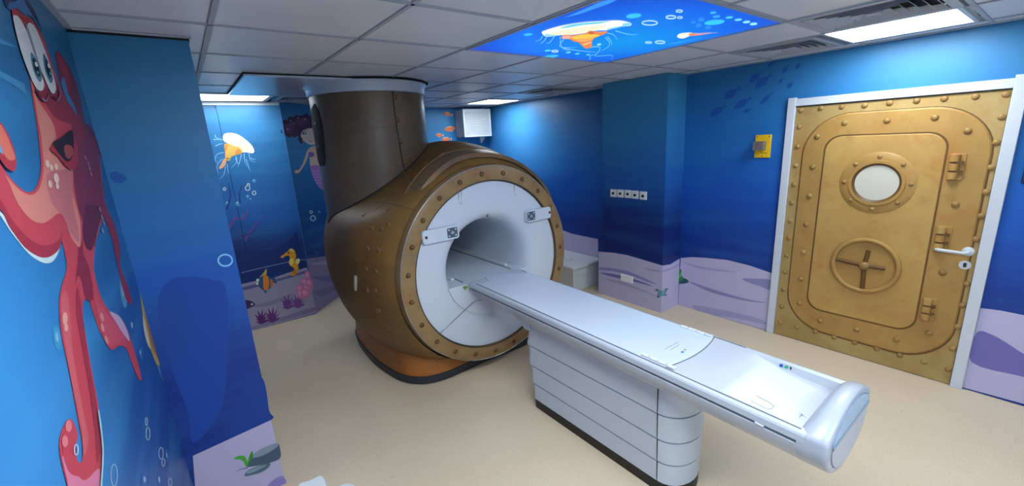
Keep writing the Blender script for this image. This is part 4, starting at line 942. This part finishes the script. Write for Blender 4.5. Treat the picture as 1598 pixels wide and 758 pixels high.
F.poly([c3(*p) for p in ((480, 320), (505, 300), (530, 300), (525, 325), (500, 345), (482, 340))], (92, 50, 82)); F.poly([c3(*p) for p in ((540, 290), (575, 275), (600, 285), (580, 310), (550, 315))], (88, 48, 78))
for hx, hy, hr in ((468, 345, 9), (478, 300, 10), (505, 282, 10), (535, 272, 9), (500, 366, 8), (525, 366, 8), (556, 385, 7), (560, 402, 5), (585, 266, 9)): F.ell(*c3(hx, hy), hr/2.2, hr/2.4, (58, 28, 56), 0, 12, hx == 468)
for hx, hy in ((488, 318), (512, 306), (540, 300), (500, 345), (570, 290)): F.ring(*c3(hx, hy), 3.4, (104, 60, 94), 1.0, 2.8, 12)
for hx, hy in ((505, 290), (545, 278), (580, 282), (490, 335)): F.ell(*c3(hx, hy), 0.9, 0.9, (200, 170, 190))
F.ell(*c3(576, 354), 3.4, 2.6, (60, 80, 70)); F.ell(*c3(577, 353), 1.3, 1.3, (220, 230, 225)); F.stroke([c3(562, 342), c3(578, 336), c3(592, 342)], 1.2, (60, 34, 50)); F.stroke([c3(600, 394), c3(612, 397), c3(622, 393)], 1.4, (170, 90, 90))
F.build('mermaid_print', wall_corner, 'mermaid with dark curly hair printed on the wall')
for x, y, r, f in ((555, 133, 3.8, 1), (545, 101, 2, 1), (587, 100, 1.8, 0)):
    F = Fig(PD, 1.4)
    if f: F.ring(*c4(x, y), r, (190, 210, 225), 1.3)
    else: F.ell(*c4(x, y), r, r, (110, 160, 190))
    F.build('bubble_print', wall_corner)
F = Fig(PD, 1.4); F.stroke([c4(575, 360), c4(570, 310), c4(530, 260)], 3, (44, 84, 140)); F.stroke([c4(570, 320), c4(600, 280), c4(620, 240)], 2.5, (44, 84, 140)); F.build('coral_branch_print', wall_corner)
F = Fig(PD, 1.35)
F.poly([(478, 404), (490, 402), (505, 400), (530, 396), (640, 385), (640, 420), (528, 464), (493, 489)], (128, 118, 156), 0); F.poly([(484, 412), (520, 405), (560, 402), (520, 412)], (150, 140, 176)); F.poly([(486, 432), (520, 430), (540, 432), (515, 440)], (106, 98, 146)); F.poly([(490, 455), (515, 448), (530, 448), (505, 462)], (108, 100, 148))
F.build('sand_print', wall_corner, 'lavender sea floor printed on the angled wall')
# back wall fish
cf = lambda x, y: (690+x/9.473, 160+y/9.475)
for k, (x, y, L, hgt, rot) in enumerate(((85, 168, 68, 30, 12), (300, 232, 50, 24, 10), (125, 385, 98, 42, -6), (290, 462, 78, 40, -52), (62, 540, 78, 34, 0), (-40, 480, 60, 30, 5))):
    F = Fig(PB, 1.5); a = math.radians(rot)
    T = lambda u, v: cf(x+L*(u*math.cos(a))-hgt*v*math.sin(a), y+L*u*math.sin(a)+hgt*v*math.cos(a))
    F.poly([T(0.72, 0), T(1.05, -0.8), T(1.0, 0), T(1.05, 0.8)], (236, 190, 180), 0); F.poly([T(-0.95, 0.1), T(-0.6, -0.65), T(0, -0.9), T(0.5, -0.5), T(0.8, -0.1), T(0.8, 0.15), T(0.45, 0.55), T(0, 0.85), T(-0.6, 0.7)], (226, 112, 74))
    F.poly([T(-0.85, -0.1), T(-0.5, -0.65), T(0.1, -0.85), T(0.5, -0.45), T(0, -0.5), T(-0.5, -0.3)], (244, 176, 130)); F.poly([T(-0.4, 0.7), T(0, 0.85), T(0.4, 0.55), T(0.1, 1.1)], (240, 150, 110)); F.ell(*T(-0.7, -0.05), 0.7, 0.7, (60, 40, 40))
    F.build('orange_fish_print', wall_back)
F = Fig(PB, 1.5); F.poly([(749, 214), (756, 214), (752.5, 223), (750, 223)], (206, 206, 190), 0); F.stroke([(756, 214), (755, 218), (752, 223)], 0.8, (170, 190, 205)); F.build('small_jellyfish_print', wall_back)
# right wall: schools of dark fish, sand, kelp, rock silhouettes
def shoal(pl, lst, c_, parent, g=1.3):
    for x, y, L, h, rot in lst:
        a = math.radians(rot); T = lambda u, v: (x+L*u*math.cos(a)-h*v*math.sin(a), y+L*u*math.sin(a)+h*v*math.cos(a)); F = Fig(pl, g, base=3)
        F.poly([T(-1, 0.1), T(-0.6, -0.7), T(0, -0.95), T(0.5, -0.45), T(0.75, -0.12), T(1.1, -0.75), T(0.98, 0), T(1.05, 0.75), T(0.72, 0.15), T(0.4, 0.6), T(0, 0.9), T(-0.6, 0.7)], c_, 3)
        F.build('shadow_fish_print', parent)
cr = lambda x, y: (1000+x/5.327, 80+y/5.329); cb2 = lambda x, y: (800+x/3.446, 100+y/3.446)
shoal(PR, [(*cr(640, 495), 15, 6, -33), (*cr(755, 350), 15, 6.5, -33), (*cr(845, 430), 16, 6, -33), (*cr(885, 492), 7, 3, -22), (*cr(1045, 390), 13, 3.6, -42), (*cr(955, 215), 12, 6, -40), (*cr(1015, 250), 17, 6.5, -40), (*cr(1165, 245), 6, 2.5, -45), (*cr(1240, 280), 7, 4, -50), (*cr(1200, 150), 8, 3.2, -50), (*cr(1305, 122), 6, 3, -60), (*cr(1085, 105), 8, 3, -35)], (26, 80, 150), wall_right)
shoal(PR, [(*cb2(x, y), L, h, r) for x, y, L, h, r in ((320, 345, 8, 4, 5), (392, 350, 9, 4.5, 5), (435, 385, 6, 4, 5), (375, 412, 8, 4, 0), (312, 430, 6, 2.4, 0), (270, 424, 5, 3, 0), (228, 335, 4, 2.4, 20), (316, 378, 7, 3.6, 10), (208, 270, 4, 3, 30), (262, 375, 5, 2.4, 10))], (44, 104, 164), wall_right)
cs = lambda x, y: (840+x/2.915, 270+y/2.915)
sandfig(PR, [cs(648, 386), cs(700, 382), cs(760, 385), cs(860, 395), cs(960, 420), cs(1068, 457)], [(1199, 516), (1058, 476)], wall_right,
        [([cs(660, 405), cs(740, 425), cs(840, 440), cs(900, 450), cs(820, 446), cs(720, 430)], STREAK2), ([cs(680, 490), cs(800, 530), cs(940, 570), cs(1040, 590), cs(930, 578), cs(780, 540)], STREAK), ([cs(930, 480), cs(1000, 480), cs(1058, 488), cs(1056, 530), cs(1010, 515), cs(950, 495)], (112, 112, 150)), ([cs(700, 600), cs(850, 625), cs(1000, 660), cs(1044, 690), cs(900, 660), cs(760, 640)], STREAK2)], base=3)
sandfig(PR, [(1530, 480.5), (1560, 484), (1600, 492), (1680, 500)], [(1680, 650), (1598, 630), (1502, 604)], wall_right,
        [([(1524, 519), (1548, 522), (1576, 538), (1600, 553), (1660, 580), (1660, 605), (1598, 588), (1516, 565)], (92, 88, 140))], base=3)
sandfig(PR, [cs(40, 235), cs(100, 255), cs(150, 275), cs(272, 300)], [cs(272, 420), cs(40, 400)], wall_right, base=3)
F = Fig(PR, 1.4, base=8); F.poly([cs(*p) for p in ((632, 490), (660, 478), (682, 488), (676, 500), (634, 503))], (36, 70, 84)); F.poly([cs(*p) for p in ((632, 485), (628, 460), (650, 436), (652, 465), (662, 480), (645, 492))], (44, 112, 58)); F.poly([cs(*p) for p in ((640, 475), (646, 455), (650, 450), (650, 470))], (84, 156, 90)); F.build('kelp_print', wall_right, 'green kelp sprig print')
sandfig(PCF, [cs(274, 357), cs(340, 362), cs(400, 372), cs(480, 395), cs(566, 421)], [cs(558, 636), cs(274, 548)], wall_column,
        [([cs(280, 428), cs(360, 436), cs(430, 455), cs(540, 505), cs(500, 495), cs(420, 465), cs(340, 446), cs(280, 440)], STREAK), ([cs(280, 452), cs(360, 462), cs(460, 490), cs(520, 515), cs(430, 492), cs(330, 470)], (92, 88, 144)), ([cs(480, 432), cs(540, 440), cs(562, 450), cs(520, 446)], STREAK2), ([cs(300, 480), cs(400, 500), cs(540, 560), cs(420, 520)], STREAK2)], base=3)
sandfig(PCS, [cs(566, 421), cs(600, 415), cs(648, 386)], [cs(636, 598), cs(558, 636)], wall_column, [([cs(570, 440), cs(610, 428), cs(646, 405), cs(640, 420), cs(600, 440), cs(570, 450)], STREAK2)], base=3)
for pl_, pts in ((PCF, ((562, 538), (540, 526), (530, 530), (548, 545), (538, 562), (545, 568), (563, 556))), (PCS, ((562, 538), (580, 524), (592, 524), (578, 545), (586, 556), (574, 558), (562, 556)))):
    F = Fig(pl_, 1.4, base=9); F.poly([cs(*p) for p in pts], (48, 88, 104), 0); F.poly([cs(x*.7+562*.3, y*.7+546*.3) for x, y in pts], (96, 140, 152), 0); F.build('starfish_print', wall_column, 'teal starfish print across the column corner')
# pier front
F = Fig(PP, 1.2)
F.poly([(245, 480), (262, 440), (292, 432), (330, 436), (352, 448), (356, 520), (350, 620), (330, 664), (300, 690), (292, 640), (262, 560)], (26, 62, 140)); F.build('rock_print', wall_pier)
F = Fig(PP, 1.2); F.poly([(352, 660), (385, 600), (410, 590), (420, 640), (423, 655), (360, 684)], (24, 56, 128)); F.build('rock_print', wall_pier)
F = Fig(PP, 1.4, base=2); F.poly([(301, 711), (423, 655), (450, 775), (310, 835)], SAND, 0); F.poly([(418, 757), (440, 742), (446, 760), (420, 775)], (118, 106, 160)); F.build('sand_print', wall_pier, 'lavender sea floor printed at the pier foot')
cg = lambda x, y: (280+x/3.829, 560+y/3.829)
F = Fig(PP, 1.4, base=5)
F.poly([cg(*p) for p in ((400, 640), (430, 590), (480, 560), (580, 505), (600, 530), (602, 590), (540, 620), (450, 640))], (60, 76, 92)); F.poly([cg(*p) for p in ((440, 570), (500, 530), (580, 502), (584, 525), (500, 575), (440, 590))], (112, 122, 136)); F.poly([cg(*p) for p in ((390, 690), (410, 665), (470, 640), (540, 622), (530, 650), (480, 680), (400, 700))], (70, 90, 100)); F.poly([cg(*p) for p in ((405, 672), (470, 645), (520, 632), (470, 662), (410, 684))], (110, 130, 138))
F.poly([cg(*p) for p in ((400, 645), (380, 610), (360, 600), (325, 598), (350, 580), (385, 578), (402, 600), (408, 630))], (60, 140, 50)); F.poly([cg(*p) for p in ((405, 640), (415, 590), (432, 550), (440, 570), (432, 600))], (44, 116, 46)); F.stroke([cg(410, 648), cg(370, 658), cg(338, 672)], 1.4, (50, 60, 80))
F.build('stones_print', wall_pier, 'grey stones with a green sprig print')
F = Fig(PP, 1.3, base=2); F.ring(351.5, 406, 11, (120, 180, 214), 2.4, 9); F.build('bubble_print', wall_pier)
F = Fig(PP, 1.25, base=2); F.poly([(172, 270), (182, 268), (198, 278), (186, 286), (174, 280)], (26, 76, 140)); F.build('shadow_fish_print', wall_pier)
# left wall: octopus and friends
F = Fig(PL, 0.75)
q6 = lambda x, y: (x/3.296, 190+y/3.296); qb = lambda x, y: (60+x/2.117, 400+y/2.117); q5 = lambda x, y: (x/3.987, y/3.987); q1 = lambda x, y: (x/1.994, y/1.994)
RED, DRED, MAR, PEACH, LPINK = (206, 74, 88), (172, 52, 72), (128, 46, 72), (226, 140, 128), (214, 100, 112)
# white rim light behind the big arm
F.poly([q6(*p) for p in ((-60, 400), (0, 480), (60, 570), (140, 670), (200, 715), (240, 727), (275, 715), (305, 660), (290, 650), (200, 660), (60, 520))], (206, 232, 240))
# curled small tentacle and right arm tips
F.poly([q1(*p) for p in ((172, 165), (182, 160), (205, 190), (230, 240), (250, 310), (262, 370), (272, 420), (262, 430), (240, 370), (215, 300), (196, 290), (185, 250), (176, 200))], MAR); F.poly([q1(*p) for p in ((196, 240), (208, 262), (210, 285), (232, 330), (240, 365), (225, 340), (205, 300), (192, 262))], (70, 130, 190))
F.poly([q1(*p) for p in ((178, 165), (205, 200), (220, 260), (214, 290), (200, 240), (186, 210))], DRED)
F.poly([q6(*p) for p in ((440, 20), (470, 25), (505, 110), (540, 165), (566, 246), (525, 190), (505, 165), (515, 260), (530, 345), (480, 340), (450, 150))], (112, 46, 82))
F.poly([q6(*p) for p in ((518, 58), (535, 90), (548, 150), (540, 150), (524, 100))], (40, 50, 96))
# right thin tentacle
F.poly([q6(525, 330), q6(545, 435), q6(590, 530), q6(618, 650), (188, 415), (198, 443), (206, 468), (203, 474), (195, 462), (187, 430), q6(605, 740), q6(575, 600), q6(540, 500), q6(515, 440), q6(490, 380)], (160, 48, 72))
# head, body and arms
F.poly([(19, 12), (25, 11), (33, 20), (40, 24), (46, 28), (55, 38), (65, 52), (76, 84), (87, 118), (96, 142), (108, 163), (124, 188), (134, 203), (146, 215), (154, 240), (158, 270), (159, 296), (160, 320), (160, 340), (155, 356), (149, 380), (147, 402), (147, 424), (157, 461), (171, 485), (188, 495), (202, 523), (214, 561), (221, 589), (217, 592), (206, 566), (197, 543), (185, 540), (172, 545), (155, 514), (145, 486), (138, 465), (130, 472), (131, 505), (143, 576), (154, 637), (160, 703), (157, 760), (152, 800), (112, 800), (105, 758), (95, 717), (93, 684), (104, 656), (113, 656), (120, 672), (122, 683), (118, 694), (120, 716), (127, 721), (129, 700), (124, 664), (108, 580), (95, 514), (93, 462), (104, 420), (102, 400), (96, 375), (90, 391), (76, 401), (61, 399), (39, 384), (18, 354), (0, 323), (-40, 270), (-60, 190), (-30, 210), (0, 254), (9, 268), (27, 289), (44, 300), (57, 291), (64, 264), (62, 230), (57, 190), (52, 160), (45, 114), (31, 75), (24, 50)], RED, 3)
# dark lower flank and right flank
F.poly([q6(*p) for p in ((-100, 330), (0, 400), (60, 500), (150, 600), (230, 636), (300, 610), (318, 560), (318, 600), (300, 660), (245, 695), (195, 690), (125, 640), (50, 540), (0, 450), (-100, 420))], DRED)
F.poly([(108, 163), (124, 188), (134, 203), (146, 215), (154, 240), (158, 290), (160, 330), (152, 356), (148, 385), (140, 370), (124, 330), (116, 290), (115, 250), (121, 230), (112, 200)], (140, 50, 78)); F.poly([(96, 142), (108, 163), (124, 188), (132, 205), (124, 232), (118, 200), (106, 192), (88, 185), (70, 160), (52, 125), (60, 128), (80, 140)], (158, 46, 66))
F.poly([q6(*p) for p in ((440, 430), (480, 430), (515, 440), (512, 520), (490, 590), (470, 660), (440, 640), (425, 560))], (110, 36, 60))
F.poly([q6(400, 540), q6(425, 620), q6(430, 680), (140, 420), (146, 465), (134, 466), (128, 440), (122, 430), (118, 440), (122, 400), q6(400, 620)], (150, 44, 66))
# pale chest
F.poly([(47, 116), (56, 150), (70, 172), (84, 196), (92, 236), (104, 262), (113, 264), (114, 300), (122, 330), (126, 352), (125, 385), (112, 372), (104, 350), (98, 336), (90, 333), (80, 341), (66, 348), (48, 342), (28, 318), (14, 285), (8, 272), (28, 294), (46, 304), (60, 296), (68, 266), (66, 230), (60, 190), (54, 155)], PEACH, 4)
F.poly([q6(*p) for p in ((240, 280), (300, 250), (370, 260), (375, 420), (400, 540), (405, 620), (360, 560), (320, 480), (290, 450), (260, 400))], (204, 116, 124))
# leg highlights
F.poly([qb(*p) for p in ((75, 130), (95, 120), (105, 200), (115, 330), (150, 520), (165, 600), (150, 660), (140, 560), (105, 390), (80, 240))], LPINK); F.poly([qb(*p) for p in ((130, 100), (150, 220), (165, 330), (190, 470), (205, 600), (195, 680), (185, 560), (165, 420), (145, 300), (125, 180))], (168, 52, 74)); F.poly([qb(*p) for p in ((78, 660), (110, 690), (150, 740), (200, 700), (205, 758), (190, 830), (110, 830), (95, 740))], (224, 128, 164)); F.poly([qb(*p) for p in ((80, 600), (100, 550), (118, 560), (122, 610), (115, 680), (140, 690), (160, 680), (155, 720), (110, 720), (85, 670))], (204, 70, 90))
F.poly([qb(*p) for p in ((185, 130), (200, 150), (235, 200), (270, 230), (290, 290), (260, 290), (235, 295), (210, 240), (195, 190))], (214, 86, 110)); F.poly([qb(*p) for p in ((235, 182), (270, 200), (295, 250), (300, 280), (280, 255), (255, 215))], (206, 176, 214))
for x, y, rx, ry, r in ((88, 205, 4, 10, 0), (92, 235, 3, 6, 0)): F.ell(*qb(x, y), rx, ry, (238, 170, 160), r)
for x, y in ((100, 560), (88, 610)): F.ell(*qb(x, y), 5, 9, (234, 130, 140))
for x, y in ((210, 200), (212, 235), (225, 275)): F.ell(*qb(x, y), 2.5, 7, (236, 150, 150), -15)
for x, y, r in ((245, 215, 6), (265, 235, 5), (290, 230, 5), (258, 320, 6), (290, 290, 8), (295, 330, 5)): F.ell(*q6(x, y), r*0.5, r, (240, 206, 190), -10)
for x, y in ((440, 185), (455, 215), (462, 240), (470, 270), (515, 450), (525, 490), (535, 520), (528, 560)): F.ell(*q6(x, y), 1.2, 4, (196, 150, 176), -20)
# eyes, brow, mouth
F.poly([q5(*p) for p in ((35, 0), (60, 60), (100, 50), (150, 90), (185, 95), (215, 130), (255, 200), (245, 150), (200, 50), (170, -10))], (62, 120, 180)); F.poly([q5(*p) for p in ((150, -10), (185, 20), (225, 90), (262, 195), (235, 150), (205, 100), (170, 40))], (34, 44, 84)); F.poly([q5(*p) for p in ((30, -10), (100, -10), (95, 12), (60, 14), (48, 40))], (34, 44, 84)); F.poly([q5(*p) for p in ((75, 60), (105, 60), (150, 105), (185, 110), (225, 160), (215, 170), (175, 135), (160, 130), (110, 90), (85, 110))], (180, 50, 66))
F.poly([q5(*p) for p in ((82, 110), (95, 95), (120, 110), (160, 180), (200, 290), (235, 400), (270, 500), (272, 550), (250, 565), (215, 530), (160, 400), (115, 260))], (226, 230, 234)); F.poly([q5(*p) for p in ((172, 155), (185, 142), (215, 165), (260, 260), (300, 370), (335, 480), (348, 550), (335, 582), (310, 560), (270, 470), (215, 330), (185, 230))], (226, 230, 234))
F.poly([q5(*p) for p in ((160, 140), (185, 200), (225, 330), (260, 450), (245, 430), (205, 310), (172, 210))], (150, 152, 166))
for dx, dy, k in ((0, 0, 1.0), (78, 8, 0.85)):
    F.poly([q5(188+dx+(x-188)*k, 420+dy+(y-420)*1.0) for x, y in ((190, 335), (205, 335), (240, 400), (262, 470), (256, 505), (238, 500), (205, 430))], (84, 140, 164)); F.poly([q5(188+dx+(x-188)*k, 420+dy+(y-420)) for x, y in ((203, 365), (218, 370), (240, 420), (250, 465), (238, 475), (215, 430))], (18, 26, 34)); F.ell(*q5(226+dx, 400+dy), 2, 4, (236, 240, 244), -20); F.ell(*q5(236+dx, 450+dy), 1.2, 2.4, (120, 190, 200), -20)
F.stroke([q5(225, 560), q5(270, 625), q5(300, 620), q5(306, 570)], 4.5, (96, 30, 56)); F.stroke([q5(262, 612), q5(290, 628), q5(303, 590)], 2.2, (150, 150, 176)); F.stroke([q5(330, 600), q5(362, 622), q5(372, 570), q5(360, 520)], 3.5, (96, 30, 56)); F.stroke([q5(358, 630), q5(376, 590), q5(366, 530)], 1.8, (150, 140, 170))
F.poly([q6(*p) for p in ((262, 130), (300, 180), (345, 236), (380, 244), (402, 205), (395, 130), (370, 60))], (176, 50, 70)); F.poly([q6(*p) for p in ((272, 108), (320, 78), (372, 42), (380, 120), (376, 175), (350, 205), (325, 190), (290, 145))], (44, 20, 28), 3); F.poly([q6(*p) for p in ((330, 130), (350, 118), (372, 130), (378, 165), (358, 190), (340, 180))], (176, 76, 76))
# far left tentacle
F.poly([q6(*p) for p in ((-80, -60), (0, 0), (40, 60), (70, 130), (85, 200), (80, 245), (60, 252), (20, 220), (-40, 120), (-80, 60))], (186, 60, 76)); F.poly([q6(*p) for p in ((-80, -60), (0, 10), (35, 70), (65, 140), (78, 190), (45, 195), (10, 150), (-40, 80))], (228, 120, 104)); F.poly([q6(*p) for p in ((-60, 60), (-10, 100), (15, 160), (5, 160), (-60, 120))], (92, 170, 214))
F.stroke([(154, 640), (161, 700), (158, 760)], 2.5, (160, 214, 226), taper=False)
F.build('octopus_print', wall_left, 'big smiling red octopus printed on the left wall')
F = Fig(PL, 0.8)
F.poly([qb(*p) for p in ((328, 78), (345, 140), (362, 170), (385, 260), (402, 330), (398, 362), (385, 345), (365, 290), (350, 240), (340, 160))], (206, 176, 80)); F.poly([qb(*p) for p in ((352, 180), (368, 200), (388, 280), (400, 340), (384, 320), (366, 260))], (196, 120, 50)); F.poly([qb(*p) for p in ((345, 195), (355, 230), (370, 300), (360, 290), (348, 240))], (226, 220, 190)); F.poly([qb(*p) for p in ((360, 180), (375, 240), (380, 270), (368, 235))], (60, 92, 110)); F.stroke([qb(396, 365), qb(404, 390), qb(413, 412)], 2.4, (110, 160, 200)); F.build('angelfish_print', wall_left, 'narrow yellow striped fish print')
for x, y, rx, ry in ((362, 585, 3, 10), (357, 545, 1.6, 6), (405, 650, 3.4, 9), (250, 722, 5, 17), (413, 680, 2.4, 6), (435, 745, 2.6, 6)):
    F = Fig(PL, 0.7); F.ring(*qb(x, y), rx, (170, 205, 235), 1.4, ry); F.build('bubble_print', wall_left)
for x, y, rx, ry, c_ in ((62, 270, 6, 20, (70, 160, 214)), (280, 120, 5, 24, (92, 160, 210)), (310, 230, 4, 13, (50, 110, 184)), (338, 320, 3, 10, (60, 120, 190)), (352, 740, 6, 14, (60, 110, 190)), (400, 740, 4, 14, (60, 110, 190)), (425, 660, 3, 12, (56, 106, 190))):
    F = Fig(PL, 0.7); F.ell(*qb(x, y), rx, ry, c_, -8); F.ell(*qb(x-1, y-4), rx*.35, ry*.35, (150, 200, 230), -8); F.build('bubble_print', wall_left)
F = Fig(PL, 0.7, base=40); F.ring(*qb(125, 638), 3.0, (220, 230, 240), 1.5, 8); F.build('bubble_print', wall_left)
for pts in (((0, 240), (120, 300), (-10, 270)), ((0, 440), (150, 520), (170, 590), (60, 510), (0, 480))):
    F = Fig(PL, 0.7); F.poly([q5(*p) for p in pts], (74, 150, 206), 0); F.build('light_ray_print', wall_left)
